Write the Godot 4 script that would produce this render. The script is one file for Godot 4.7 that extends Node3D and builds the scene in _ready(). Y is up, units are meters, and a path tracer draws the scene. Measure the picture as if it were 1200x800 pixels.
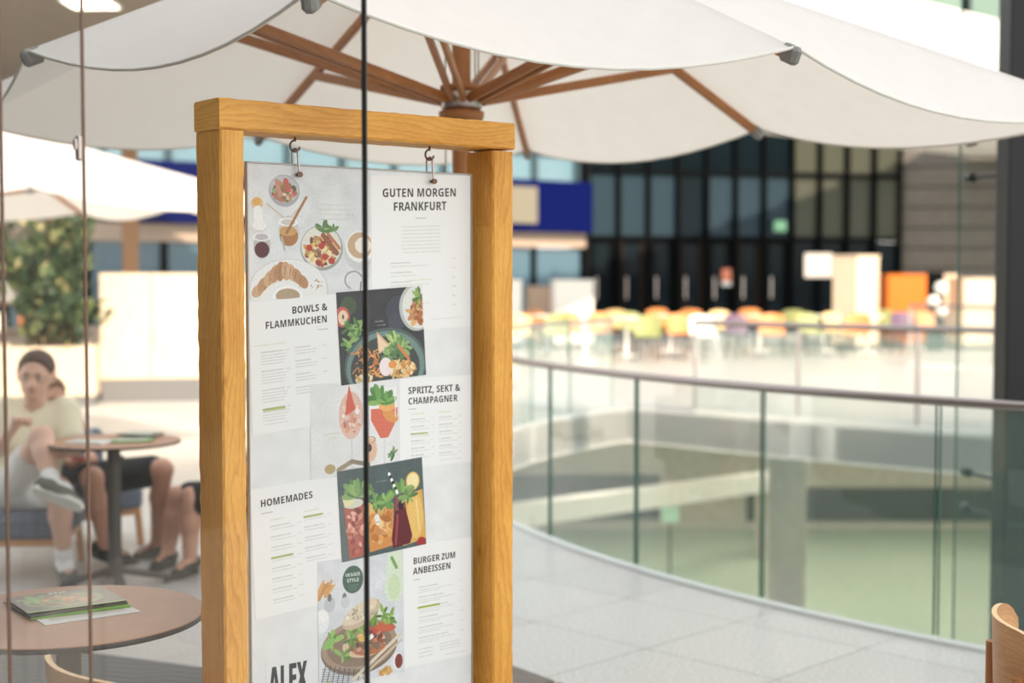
extends Node3D
# A menu stand under a parasol beside a curved glass balustrade in a shopping atrium.

const F := 1666.667          # focal length in pixels of the 1200 x 800 frame
const EYE := 1.6
var pitch := atan(80.0 / F)
var taken := {}
var M := {}
var rng := RandomNumberGenerator.new()
var ts: TextServer
var font_bold: SystemFont
var font_rid: RID

# ---------------------------------------------------------------- pixels to places
func ray(px: float, py: float) -> Vector3:
	return Vector3(px - 600.0, 400.0 - py, -F).rotated(Vector3.RIGHT, -pitch)

func on(px: float, py: float, h: float) -> Vector3:      # where the sight line meets height h
	var r := ray(px, py)
	return Vector3(0, EYE, 0) + r * ((h - EYE) / r.y)

func at(px: float, py: float, depth: float) -> Vector3:  # where it reaches a depth
	var r := ray(px, py)
	return Vector3(0, EYE, 0) + r * (-depth / r.z)

func V(x: float, d: float, y := 0.0) -> Vector3:
	return Vector3(x, y, -d)

# ---------------------------------------------------------------- nodes
func numbered(called: String) -> String:
	if not taken.has(called):
		taken[called] = 0
		return called
	taken[called] += 1
	return "%s_%03d" % [called, taken[called]]

func thing(called: String, label: String, category: String, pos := Vector3.ZERO, turn := 0.0, group := "") -> Node3D:
	var o := Node3D.new()
	o.name = numbered(called)
	add_child(o)
	o.position = pos
	o.rotation.y = turn
	o.set_meta("label", label)
	o.set_meta("category", category)
	if group:
		o.set_meta("group", group)
	return o

func setting(called: String, label: String, category: String) -> Node3D:
	var o := Node3D.new()
	o.name = called
	add_child(o)
	o.set_meta("kind", "structure")
	o.set_meta("label", label)
	o.set_meta("category", category)
	return o

func dup(root: Node3D, called: String, pos: Vector3, turn := 0.0, label := "") -> Node3D:
	var r: Node3D = root.duplicate()
	r.name = numbered(called)
	add_child(r)
	r.position = pos
	r.rotation.y = turn
	if label:
		r.set_meta("label", label)
	return r

func S() -> SurfaceTool:
	var s := SurfaceTool.new()
	s.begin(Mesh.PRIMITIVE_TRIANGLES)
	s.set_smooth_group(-1)
	return s

func part(called: String, s, m: Material, parent: Node3D, world := false) -> MeshInstance3D:
	var o := MeshInstance3D.new()
	o.name = called
	if s is SurfaceTool:
		s.generate_normals()
		o.mesh = s.commit()
	else:
		o.mesh = s
	o.material_override = m
	parent.add_child(o, true)
	if world and parent != self:
		o.transform = parent.transform.affine_inverse()
	return o

# ---------------------------------------------------------------- shapes
func tri(s: SurfaceTool, a: Vector3, b: Vector3, c: Vector3, out: Vector3, ua := Vector2.ZERO, ub := Vector2.ZERO, uc := Vector2.ZERO) -> void:
	if (b - a).cross(c - a).dot(out) > 0.0:
		var t := b; b = c; c = t
		var u := ub; ub = uc; uc = u
	s.set_uv(ua); s.add_vertex(a)
	s.set_uv(ub); s.add_vertex(b)
	s.set_uv(uc); s.add_vertex(c)

func quad(s: SurfaceTool, a: Vector3, b: Vector3, c: Vector3, d: Vector3, out: Vector3, ua := Vector2.ZERO, ub := Vector2.ZERO, uc := Vector2.ZERO, ud := Vector2.ZERO) -> void:
	tri(s, a, b, c, out, ua, ub, uc)
	tri(s, a, c, d, out, ua, uc, ud)

func guv(p: Vector3, g: int) -> Vector2:
	return Vector2(p[g], p[(g + 1) % 3] + p[(g + 2) % 3])

# box with chamfered edges; uv in metres, u along axis g
func cbox(s: SurfaceTool, c: Vector3, size: Vector3, ch := 0.0, b := Basis(), g := 0) -> void:
	var h := size * 0.5
	ch = minf(ch, minf(h.x, minf(h.y, h.z)) * 0.9)
	for ax in 3:
		var u := (ax + 1) % 3
		var v := (ax + 2) % 3
		for sg in [-1.0, 1.0]:
			var q: Array[Vector3] = []
			for k in [[-1, -1], [1, -1], [1, 1], [-1, 1]]:
				var p := Vector3.ZERO
				p[ax] = sg * h[ax]
				p[u] = k[0] * (h[u] - ch)
				p[v] = k[1] * (h[v] - ch)
				q.append(p)
			var o := Vector3.ZERO
			o[ax] = sg
			quad(s, c + b * q[0], c + b * q[1], c + b * q[2], c + b * q[3], b * o, guv(q[0], g), guv(q[1], g), guv(q[2], g), guv(q[3], g))
	if ch <= 0.0:
		return
	for ax in 3:                                   # edges along ax
		var u := (ax + 1) % 3
		var v := (ax + 2) % 3
		for su in [-1.0, 1.0]:
			for sv in [-1.0, 1.0]:
				var q: Array[Vector3] = []
				for k in [[-1, 0], [1, 0], [1, 1], [-1, 1]]:
					var p := Vector3.ZERO
					p[ax] = k[0] * (h[ax] - ch)
					p[u] = su * (h[u] - (0.0 if k[1] == 0 else ch))
					p[v] = sv * (h[v] - (ch if k[1] == 0 else 0.0))
					q.append(p)
				var o := Vector3.ZERO
				o[u] = su
				o[v] = sv
				quad(s, c + b * q[0], c + b * q[1], c + b * q[2], c + b * q[3], b * o, guv(q[0], g), guv(q[1], g), guv(q[2], g), guv(q[3], g))
	for sx in [-1.0, 1.0]:
		for sy in [-1.0, 1.0]:
			for sz in [-1.0, 1.0]:
				var sn := Vector3(sx, sy, sz)
				var p := sn * (h - Vector3.ONE * ch)
				tri(s, c + b * (p + Vector3(sx * ch, 0, 0)), c + b * (p + Vector3(0, sy * ch, 0)), c + b * (p + Vector3(0, 0, sz * ch)), b * sn)

func side_of(d: Vector3) -> Vector3:
	var r := d.cross(Vector3.UP if absf(d.y) < 0.95 else Vector3.RIGHT)
	return r.normalized()

# round bar through points; radius a number or one for each point
func tube(s: SurfaceTool, pts: Array, rad, n := 10, closed := false) -> void:
	s.set_smooth_group(1)
	var rings := []
	var m := pts.size()
	var prev := Vector3.ZERO
	for i in m:
		var p: Vector3 = pts[i]
		var a: Vector3 = pts[(i - 1 + m) % m] if closed else pts[maxi(i - 1, 0)]
		var b: Vector3 = pts[(i + 1) % m] if closed else pts[mini(i + 1, m - 1)]
		var d := (b - a).normalized()
		var x := side_of(d) if i == 0 else (prev - d * prev.dot(d)).normalized()
		prev = x
		var y := d.cross(x)
		var r: float = rad[i] if rad is Array else rad
		var ring := []
		for k in n:
			var t := TAU * k / n
			ring.append(p + (x * cos(t) + y * sin(t)) * r)
		rings.append(ring)
	var last := m if closed else m - 1
	for i in last:
		var r0: Array = rings[i]
		var r1: Array = rings[(i + 1) % m]
		var c: Vector3 = (pts[i] + pts[(i + 1) % m]) * 0.5
		for k in n:
			var k2 := (k + 1) % n
			var mid: Vector3 = (r0[k] + r1[k2]) * 0.5
			quad(s, r0[k], r0[k2], r1[k2], r1[k], mid - c)
	s.set_smooth_group(-1)
	if not closed:
		for e in [[0, 1], [m - 1, m - 2]]:
			var ring: Array = rings[e[0]]
			var o: Vector3 = pts[e[0]] - pts[e[1]]
			for k in n:
				tri(s, pts[e[0]], ring[k], ring[(k + 1) % n], o)

func lathe(s: SurfaceTool, prof: Array, n := 24, c := Vector3.ZERO, smooth := true) -> void:
	for i in prof.size() - 1:
		var a: Vector2 = prof[i]
		var b: Vector2 = prof[i + 1]
		s.set_smooth_group(1 if smooth else -1)
		for k in n:
			var t0 := TAU * k / n
			var t1 := TAU * (k + 1) / n
			var d0 := Vector3(cos(t0), 0, sin(t0))
			var d1 := Vector3(cos(t1), 0, sin(t1))
			var out := (d0 + d1) * 0.5 * (b.y - a.y) + Vector3.UP * (a.x - b.x)
			var p := [c + d0 * a.x + Vector3.UP * a.y, c + d1 * a.x + Vector3.UP * a.y, c + d1 * b.x + Vector3.UP * b.y, c + d0 * b.x + Vector3.UP * b.y]
			if a.x < 1e-5:
				tri(s, p[0], p[2], p[3], out)
			elif b.x < 1e-5:
				tri(s, p[0], p[1], p[2], out)
			else:
				quad(s, p[0], p[1], p[2], p[3], out)
	s.set_smooth_group(-1)

# outline in (x, depth) raised from y0 to y1
func prism(s: SurfaceTool, poly: PackedVector2Array, y0: float, y1: float, bottom := false, ch := 0.0) -> void:
	var idx := Geometry2D.triangulate_polygon(poly)
	var top := poly
	if ch > 0.0:
		var inner := Geometry2D.offset_polygon(poly, -ch)
		if inner.size() == 1 and inner[0].size() >= 3:
			top = inner[0]
			idx = Geometry2D.triangulate_polygon(top)
	for i in range(0, idx.size(), 3):
		tri(s, V(top[idx[i]].x, top[idx[i]].y, y1), V(top[idx[i + 1]].x, top[idx[i + 1]].y, y1), V(top[idx[i + 2]].x, top[idx[i + 2]].y, y1), Vector3.UP, top[idx[i]], top[idx[i + 1]], top[idx[i + 2]])
	if bottom:
		var ib := Geometry2D.triangulate_polygon(poly)
		for i in range(0, ib.size(), 3):
			tri(s, V(poly[ib[i]].x, poly[ib[i]].y, y0), V(poly[ib[i + 1]].x, poly[ib[i + 1]].y, y0), V(poly[ib[i + 2]].x, poly[ib[i + 2]].y, y0), Vector3.DOWN)
	var ccw := not Geometry2D.is_polygon_clockwise(poly)
	for i in poly.size():
		var a := poly[i]
		var b := poly[(i + 1) % poly.size()]
		var e := b - a
		var o := Vector2(e.y, -e.x) if ccw else Vector2(-e.y, e.x)
		quad(s, V(a.x, a.y, y0), V(b.x, b.y, y0), V(b.x, b.y, y1 - ch), V(a.x, a.y, y1 - ch), V(o.x, o.y))

# curved box round a centre (x, depth)
func arcbox(s: SurfaceTool, c: Vector2, r0: float, r1: float, a0: float, a1: float, y0: float, y1: float, n: int) -> void:
	for i in n:
		var t0 := lerpf(a0, a1, float(i) / n)
		var t1 := lerpf(a0, a1, float(i + 1) / n)
		var d0 := Vector2(cos(t0), sin(t0))
		var d1 := Vector2(cos(t1), sin(t1))
		var p := func(d: Vector2, r: float, y: float) -> Vector3: return V(c.x + d.x * r, c.y + d.y * r, y)
		var dm := (d0 + d1) * 0.5
		var o := V(dm.x, dm.y)
		quad(s, p.call(d0, r0, y0), p.call(d1, r0, y0), p.call(d1, r0, y1), p.call(d0, r0, y1), -o)
		quad(s, p.call(d0, r1, y0), p.call(d1, r1, y0), p.call(d1, r1, y1), p.call(d0, r1, y1), o)
		quad(s, p.call(d0, r0, y1), p.call(d1, r0, y1), p.call(d1, r1, y1), p.call(d0, r1, y1), Vector3.UP)
		quad(s, p.call(d0, r0, y0), p.call(d1, r0, y0), p.call(d1, r1, y0), p.call(d0, r1, y0), Vector3.DOWN)
	for e in [[a0, a0 - a1], [a1, a1 - a0]]:
		var d := Vector2(cos(e[0]), sin(e[0]))
		var tang := Vector2(-d.y, d.x) * signf(e[1])
		quad(s, V(c.x + d.x * r0, c.y + d.y * r0, y0), V(c.x + d.x * r1, c.y + d.y * r1, y0), V(c.x + d.x * r1, c.y + d.y * r1, y1), V(c.x + d.x * r0, c.y + d.y * r0, y1), V(tang.x, tang.y))

func arc_pts(c: Vector2, r: float, a0: float, a1: float, y: float, n: int) -> Array:
	var out := []
	for i in n + 1:
		var t := lerpf(a0, a1, float(i) / n)
		out.append(V(c.x + cos(t) * r, c.y + sin(t) * r, y))
	return out

# bar with a rectangular section from a to b
func bar(s: SurfaceTool, a: Vector3, b: Vector3, w: float, h: float, ch := 0.002, up := Vector3.UP) -> void:
	var d := (b - a).normalized()
	var x := d.cross(up).normalized()
	if x.length() < 0.5:
		x = Vector3.RIGHT
	var y := x.cross(d).normalized()
	cbox(s, (a + b) * 0.5, Vector3((b - a).length(), h, w), ch, Basis(d, y, d.cross(y)), 0)

# rough sawn timber along local x, section w (z) by h (y), with uneven edges
func timber(s: SurfaceTool, a: Vector3, x: Vector3, y: Vector3, z: Vector3, size: Vector3, sd: int, rough := 0.0008) -> void:
	var no := FastNoiseLite.new()
	no.seed = sd
	no.frequency = 22.0
	var n := int(size.x / 0.02)
	var c := 0.005
	var hy := size.y * 0.5
	var hz := size.z * 0.5
	var prof := [Vector2(-hz + c, -hy), Vector2(0, -hy), Vector2(hz - c, -hy), Vector2(hz, -hy + c), Vector2(hz, 0), Vector2(hz, hy - c), Vector2(hz - c, hy), Vector2(0, hy), Vector2(-hz + c, hy), Vector2(-hz, hy - c), Vector2(-hz, 0), Vector2(-hz, -hy + c)]
	var rings := []
	var girth := [0.0]
	for k in prof.size():
		girth.append(girth[k] + prof[k].distance_to(prof[(k + 1) % prof.size()]))
	for i in n + 1:
		var t := size.x * i / n
		var ring := []
		for k in prof.size():
			var p: Vector2 = prof[k]
			var corner := absf(p.x) > hz - c * 1.5 and absf(p.y) > hy - c * 1.5
			var f := no.get_noise_2d(t, k * 3.0) * rough * (2.6 if corner else 1.0)
			ring.append(a + x * t + z * (p.x + signf(p.x) * f) + y * (p.y + signf(p.y) * f))
		rings.append(ring)
	s.set_smooth_group(-1)
	for i in n:
		for k in prof.size():
			var k2: int = (k + 1) % prof.size()
			var m: Vector2 = (prof[k] + prof[k2])
			var u0 := size.x * i / n
			var u1 := size.x * (i + 1) / n
			quad(s, rings[i][k], rings[i][k2], rings[i + 1][k2], rings[i + 1][k], z * m.x + y * m.y, Vector2(u0, girth[k]), Vector2(u0, girth[k + 1]), Vector2(u1, girth[k + 1]), Vector2(u1, girth[k]))
	for e in [[0, -1.0], [n, 1.0]]:
		var ring: Array = rings[e[0]]
		var c0: Vector3 = a + x * (size.x * e[0] / n)
		for k in prof.size():
			var k2: int = (k + 1) % prof.size()
			tri(s, c0, ring[k], ring[k2], x * e[1], Vector2(0.3, 0.3), prof[k] + Vector2(0.3, 0.3), prof[k2] + Vector2(0.3, 0.3))

# ---------------------------------------------------------------- materials
func mat(c: Color, rough := 0.6, metal := 0.0) -> StandardMaterial3D:
	var m := StandardMaterial3D.new()
	m.albedo_color = c
	m.roughness = rough
	m.metallic = metal
	return m

func noise_tex(sd: int, freq: float, cols: Array, size := 512, octaves := 4, type := FastNoiseLite.TYPE_SIMPLEX_SMOOTH) -> NoiseTexture2D:
	var n := FastNoiseLite.new()
	n.seed = sd
	n.frequency = freq
	n.noise_type = type
	n.fractal_octaves = octaves
	var t := NoiseTexture2D.new()
	t.noise = n
	t.width = size
	t.height = size
	t.seamless = true
	var g := Gradient.new()
	var off := PackedFloat32Array()
	var cc := PackedColorArray()
	for i in cols.size():
		off.append(float(i) / (cols.size() - 1))
		cc.append(cols[i])
	g.offsets = off
	g.colors = cc
	t.color_ramp = g
	return t

func tri_mat(t: Texture2D, scale: float, rough := 0.6, world := true) -> StandardMaterial3D:
	var m := mat(Color.WHITE, rough)
	m.albedo_texture = t
	m.uv1_triplanar = true
	m.uv1_world_triplanar = world
	m.uv1_scale = Vector3.ONE * scale
	return m

func glass(c: Color, alpha: float) -> StandardMaterial3D:
	var m := mat(Color(c.r, c.g, c.b, alpha), 0.02)
	m.transparency = BaseMaterial3D.TRANSPARENCY_ALPHA
	return m

# wood: u along the grain over lu metres, v across over lv metres
func wood_tex(sd: int, light: Color, dark: Color, lu: float, lv: float, rings: float, w := 1024, h := 512, knots := []) -> Array:
	var n := FastNoiseLite.new()
	n.seed = sd
	n.frequency = 1.0
	n.fractal_octaves = 3
	var im := Image.create(w, h, false, Image.FORMAT_RGB8)
	var hm := Image.create(w, h, false, Image.FORMAT_RGB8)
	for j in h:
		var t := lv * j / h
		for i in w:
			var u := lu * i / w
			var warp := n.get_noise_2d(u * 0.9, t * 5.0)
			var ring := t * rings + 3.6 * warp + 0.35 * n.get_noise_2d(u * 7.0 + 50.0, t * 40.0)
			var g := ring - floorf(ring)
			var line := g * g * g * (1.0 - smoothstep(0.93, 1.0, g))
			var fib := n.get_noise_2d(u * 26.0 + 9.0, t * 520.0)
			var patch := n.get_noise_2d(u * 2.0 + 77.0, t * 7.0)
			for q in knots:                                  # [u, v, radius]: the grain bends round a knot
				var du: float = (u - q[0]) * 0.55
				if absf(du) < 0.08:
					var dd := sqrt(du * du + (t - q[1]) * (t - q[1])) / float(q[2])
					if dd < 4.0:
						line = lerpf(line, 0.5 + 0.5 * sin(dd * 9.0), exp(-dd * dd * 0.35))
						patch += 1.5 * exp(-dd * dd * 1.6)
			var k := clampf(0.28 + 0.42 * line + 0.34 * fib + 0.34 * patch, 0.0, 1.0)
			im.set_pixel(i, j, light.lerp(dark, k))
			var q := clampf(0.6 - 0.3 * line + 0.5 * fib, 0.0, 1.0)
			hm.set_pixel(i, j, Color(q, q, q))
	return [ImageTexture.create_from_image(im), ImageTexture.create_from_image(hm)]

func wood_mat(tex: Array, lu: float, lv: float, rough := 0.6, relief := 0.06, tint := Color.WHITE, off := Vector3.ZERO) -> StandardMaterial3D:
	var m := mat(tint, rough)
	m.albedo_texture = tex[0]
	m.heightmap_enabled = true
	m.heightmap_texture = tex[1]
	m.heightmap_scale = relief
	m.uv1_scale = Vector3(1.0 / lu, 1.0 / lv, 1)
	m.uv1_offset = off
	return m

# ---------------------------------------------------------------- printed pictures, in millimetres
class Pic:
	var im: Image
	var k: float
	var host
	func _init(w_mm: float, h_mm: float, scale: float, bg: Color, h) -> void:
		k = scale
		host = h
		im = Image.create(int(w_mm * k), int(h_mm * k), false, Image.FORMAT_RGB8)
		im.fill(bg)
	func dot(x: int, y: int, c: Color, a: float) -> void:
		if a > 0.004 and x >= 0 and y >= 0 and x < im.get_width() and y < im.get_height():
			im.set_pixel(x, y, im.get_pixel(x, y).lerp(c, minf(a, 1.0)))
	func ell(cx: float, cy: float, rx: float, ry: float, c: Color, rot := 0.0, soft := 1.2, alpha := 1.0) -> void:
		cx *= k; cy *= k; rx *= k; ry *= k
		var r := maxf(rx, ry) + soft + 1
		var co := cos(rot)
		var si := sin(rot)
		var m := minf(rx, ry)
		for y in range(maxi(0, int(cy - r)), mini(im.get_height(), int(cy + r) + 1)):
			for x in range(maxi(0, int(cx - r)), mini(im.get_width(), int(cx + r) + 1)):
				var dx := x - cx
				var dy := y - cy
				var u := (dx * co + dy * si) / rx
				var v := (-dx * si + dy * co) / ry
				var d := (1.0 - sqrt(u * u + v * v)) * m
				dot(x, y, c, alpha * clampf(d / soft + 0.5, 0.0, 1.0))
	func ring(cx: float, cy: float, rx: float, ry: float, wd: float, c: Color, alpha := 1.0) -> void:
		cx *= k; cy *= k; rx *= k; ry *= k; wd *= k
		var r := maxf(rx, ry) + wd + 1
		for y in range(maxi(0, int(cy - r)), mini(im.get_height(), int(cy + r) + 1)):
			for x in range(maxi(0, int(cx - r)), mini(im.get_width(), int(cx + r) + 1)):
				var u := (x - cx) / rx
				var v := (y - cy) / ry
				var d := absf(1.0 - sqrt(u * u + v * v)) * minf(rx, ry)
				dot(x, y, c, alpha * clampf(wd * 0.5 - d + 0.5, 0.0, 1.0))
	func line(x0: float, y0: float, x1: float, y1: float, w0: float, c: Color, w1 := -1.0, alpha := 1.0) -> void:
		if w1 < 0:
			w1 = w0
		var a := Vector2(x0, y0) * k
		var b := Vector2(x1, y1) * k
		var r := maxf(w0, w1) * k * 0.5 + 1.5
		var ab := b - a
		var l2 := maxf(ab.length_squared(), 1e-6)
		for y in range(maxi(0, int(minf(a.y, b.y) - r)), mini(im.get_height(), int(maxf(a.y, b.y) + r) + 1)):
			for x in range(maxi(0, int(minf(a.x, b.x) - r)), mini(im.get_width(), int(maxf(a.x, b.x) + r) + 1)):
				var p := Vector2(x, y)
				var t := clampf((p - a).dot(ab) / l2, 0.0, 1.0)
				var d := lerpf(w0, w1, t) * k * 0.5 - p.distance_to(a + ab * t)
				dot(x, y, c, alpha * clampf(d + 0.5, 0.0, 1.0))
	func poly(pts: Array, c: Color, alpha := 1.0) -> void:
		var pp := PackedVector2Array()
		var lo := Vector2(1e9, 1e9)
		var hi := -lo
		for p in pts:
			pp.append(p * k)
			lo = lo.min(p * k)
			hi = hi.max(p * k)
		for y in range(maxi(0, int(lo.y)), mini(im.get_height(), int(hi.y) + 1)):
			for x in range(maxi(0, int(lo.x)), mini(im.get_width(), int(hi.x) + 1)):
				if Geometry2D.is_point_in_polygon(Vector2(x + 0.5, y + 0.5), pp):
					dot(x, y, c, alpha)
	func heap(cx: float, cy: float, rx: float, ry: float, n: int, cols: Array, size: float, r: RandomNumberGenerator) -> void:
		for i in n:
			var t := r.randf() * TAU
			var q := sqrt(r.randf())
			var c: Color = cols[r.randi() % cols.size()]
			ell(cx + cos(t) * q * rx, cy + sin(t) * q * ry, size * r.randf_range(0.5, 1.2), size * r.randf_range(0.3, 0.8), c.lerp(Color.BLACK if r.randf() < 0.5 else Color.WHITE, r.randf() * 0.22), r.randf() * TAU)
	func leaves(cx: float, cy: float, r0: float, n: int, c: Color, r: RandomNumberGenerator, up := false) -> void:
		for i in n:
			var t := r.randf_range(-PI, 0.0) if up else r.randf() * TAU
			var l := r0 * r.randf_range(0.5, 1.0)
			ell(cx + cos(t) * l * 0.5, cy + sin(t) * l * 0.5, l * 0.5, l * 0.17, c.lerp(Color(0.1, 0.25, 0.1) if r.randf() < 0.5 else Color(0.8, 0.9, 0.5), r.randf() * 0.45), t)
	func mottle(sd: int, amount: float, freq: float) -> void:
		var n := FastNoiseLite.new()
		n.seed = sd
		n.frequency = freq
		n.fractal_octaves = 4
		for y in im.get_height():
			for x in im.get_width():
				var c := im.get_pixel(x, y)
				var v := n.get_noise_2d(x, y) * amount
				im.set_pixel(x, y, Color(clampf(c.r + v, 0, 1), clampf(c.g + v, 0, 1), clampf(c.b + v, 0, 1)))
	func words(x: float, y: float, w: float, hgt: float, c: Color, alpha: float, r: RandomNumberGenerator) -> void:
		var u := x
		while u < x + w - 2:
			var l := minf(r.randf_range(4, 13), x + w - u)
			var q := u
			while q < u + l:
				var h := hgt * r.randf_range(0.35, 0.75)
				line(q, y - h, q, y + h * 0.6, 0.75, c, 0.75, alpha * r.randf_range(0.55, 1.0))
				q += 1.35
			u += l + 2.2
	func soften() -> void:
		var w := im.get_width()
		var h := im.get_height()
		im.resize(w * 6 / 10, h * 6 / 10, Image.INTERPOLATE_LANCZOS)
		im.resize(w, h, Image.INTERPOLATE_CUBIC)
		for y in h:
			for x in w:
				var c := im.get_pixel(x, y)
				var g := c.get_luminance()
				im.set_pixel(x, y, c.lerp(Color(g, g, g), 0.16))
		mottle(77, 0.06, 0.11)
	# capital lettering from x to x + w with the given cap height on a base line
	func text(str_: String, x: float, base: float, w: float, cap: float, c: Color, turn_over := false, tall := 1.0) -> void:
		host.letters(self, str_, x * k, base * k, w * k, cap * k, c, turn_over, tall)
	func tex() -> ImageTexture:
		return ImageTexture.create_from_image(im)

func letters(p: Pic, str_: String, x: float, base: float, w: float, cap: float, c: Color, turn_over: bool, tall := 1.0) -> void:
	var size := int(round(cap / 0.714))
	var adv := 0.0
	var ids := []
	while size > 6:
		adv = 0.0
		ids = []
		for i in str_.length():
			var gi := ts.font_get_glyph_index(font_rid, size, str_.unicode_at(i), 0)
			ids.append(gi)
			adv += ts.font_get_glyph_advance(font_rid, size, gi).x
		if adv <= w:
			break
		size -= 1
	var sz := Vector2i(size, 0)
	var extra := (w - adv) / maxf(1.0, str_.length() - 1)
	var pen := x
	for gi in ids:
		ts.font_render_glyph(font_rid, sz, gi)
		var r := ts.font_get_glyph_uv_rect(font_rid, sz, gi)
		var o := ts.font_get_glyph_offset(font_rid, sz, gi)
		var ti := ts.font_get_glyph_texture_idx(font_rid, sz, gi)
		if ti >= 0 and r.size.x > 0:
			var im := ts.font_get_texture_image(font_rid, sz, ti)
			var rows := int(r.size.y * tall)
			for yy in rows:
				for xx in int(r.size.x):
					var a := im.get_pixel(int(r.position.x) + xx, int(r.position.y) + mini(int(yy / tall), int(r.size.y) - 1)).a
					if turn_over:
						p.dot(int(2 * x + w - (pen + o.x + xx)), int(base - (o.y + yy) - cap), c, a)
					else:
						p.dot(int(pen + o.x) + xx, int(base + o.y * tall) + yy, c, a)
		pen += ts.font_get_glyph_advance(font_rid, size, gi).x + extra

# ---------------------------------------------------------------- bodies: smooth union of tapered capsules, meshed as surface nets
func nets(bones: Array, cell: float, k: float, s: SurfaceTool, cuts := []) -> void:
	var lo := Vector3(1e9, 1e9, 1e9)
	var hi := -lo
	for b in bones:
		var r: float = maxf(b[2], b[3]) + cell * 3
		for e in [b[0], b[1]]:
			lo = lo.min(e - Vector3.ONE * r)
			hi = hi.max(e + Vector3.ONE * r)
	var nx := int((hi.x - lo.x) / cell) + 2
	var ny := int((hi.y - lo.y) / cell) + 2
	var nz := int((hi.z - lo.z) / cell) + 2
	var f := PackedFloat32Array()
	f.resize(nx * ny * nz)
	f.fill(1.0)
	for b in bones:
		var pa: Vector3 = b[0]
		var ab: Vector3 = b[1] - pa
		var ra: float = b[2]
		var rb: float = b[3]
		var l2 := maxf(ab.length_squared(), 1e-9)
		var r := maxf(ra, rb) + k + cell * 2
		var l: Vector3 = (pa.min(b[1]) - Vector3.ONE * r - lo) / cell
		var h: Vector3 = (pa.max(b[1]) + Vector3.ONE * r - lo) / cell
		for z in range(maxi(0, int(l.z)), mini(nz, int(h.z) + 2)):
			for y in range(maxi(0, int(l.y)), mini(ny, int(h.y) + 2)):
				var row := (z * ny + y) * nx
				for x in range(maxi(0, int(l.x)), mini(nx, int(h.x) + 2)):
					var p := lo + Vector3(x, y, z) * cell - pa
					var t := clampf(p.dot(ab) / l2, 0.0, 1.0)
					var d := (p - ab * t).length() - lerpf(ra, rb, t)
					var o := f[row + x]
					var q := maxf(k - absf(d - o), 0.0) / k
					f[row + x] = minf(d, o) - q * q * k * 0.25
	for c in cuts:                                    # [point, outward normal]: what lies beyond is cut away
		var cp: Vector3 = c[0]
		var cn: Vector3 = c[1]
		for z in nz:
			for y in ny:
				for x in nx:
					var i := (z * ny + y) * nx + x
					f[i] = maxf(f[i], (lo + Vector3(x, y, z) * cell - cp).dot(cn))
	var vid := {}
	var pos := PackedVector3Array()
	var strides := [1, nx, nx * ny]
	var near := cell * 2.0
	for z in nz - 1:
		for y in ny - 1:
			for x in nx - 1:
				var i := (z * ny + y) * nx + x
				if absf(f[i]) > near:
					continue
				var c8 := [f[i], f[i + 1], f[i + nx], f[i + nx + 1], f[i + nx * ny], f[i + nx * ny + 1], f[i + nx * ny + nx], f[i + nx * ny + nx + 1]]
				var neg := 0
				for v in c8:
					if v < 0.0:
						neg += 1
				if neg == 0 or neg == 8:
					continue
				var sum := Vector3.ZERO
				var cnt := 0
				for e in [[0, 1], [2, 3], [4, 5], [6, 7], [0, 2], [1, 3], [4, 6], [5, 7], [0, 4], [1, 5], [2, 6], [3, 7]]:
					var a: float = c8[e[0]]
					var b: float = c8[e[1]]
					if (a < 0.0) != (b < 0.0):
						var t := a / (a - b)
						var p0 := Vector3(e[0] & 1, (e[0] >> 1) & 1, e[0] >> 2)
						var p1 := Vector3(e[1] & 1, (e[1] >> 1) & 1, e[1] >> 2)
						sum += p0.lerp(p1, t)
						cnt += 1
				vid[i] = pos.size()
				pos.append(lo + (Vector3(x, y, z) + sum / cnt) * cell)
	s.set_smooth_group(1)
	var ax := [Vector3(1, 0, 0), Vector3(0, 1, 0), Vector3(0, 0, 1)]
	for i in vid:
		for a in 3:
			var j: int = i + strides[a]
			if j >= f.size():
				continue
			if (f[i] < 0.0) == (f[j] < 0.0):
				continue
			var u: int = strides[(a + 1) % 3]
			var v: int = strides[(a + 2) % 3]
			if not (vid.has(i - u) and vid.has(i - v) and vid.has(i - u - v)):
				continue
			var out: Vector3 = ax[a] * (1.0 if f[i] < 0.0 else -1.0)
			quad(s, pos[vid[i]], pos[vid[i - u]], pos[vid[i - u - v]], pos[vid[i - v]], out)
	s.set_smooth_group(-1)

# ---------------------------------------------------------------- the scene
const RING := Vector2(7.5256, 11.7438)      # centre (x, depth) of the near edge of the opening in the floor
const RING_R := 7.98
const FAR := Vector2(21.3787, 36.1507)      # centre of its far edge
const FAR_R := 27.8075
const LOW := -3.6                           # floor of the level below

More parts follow.
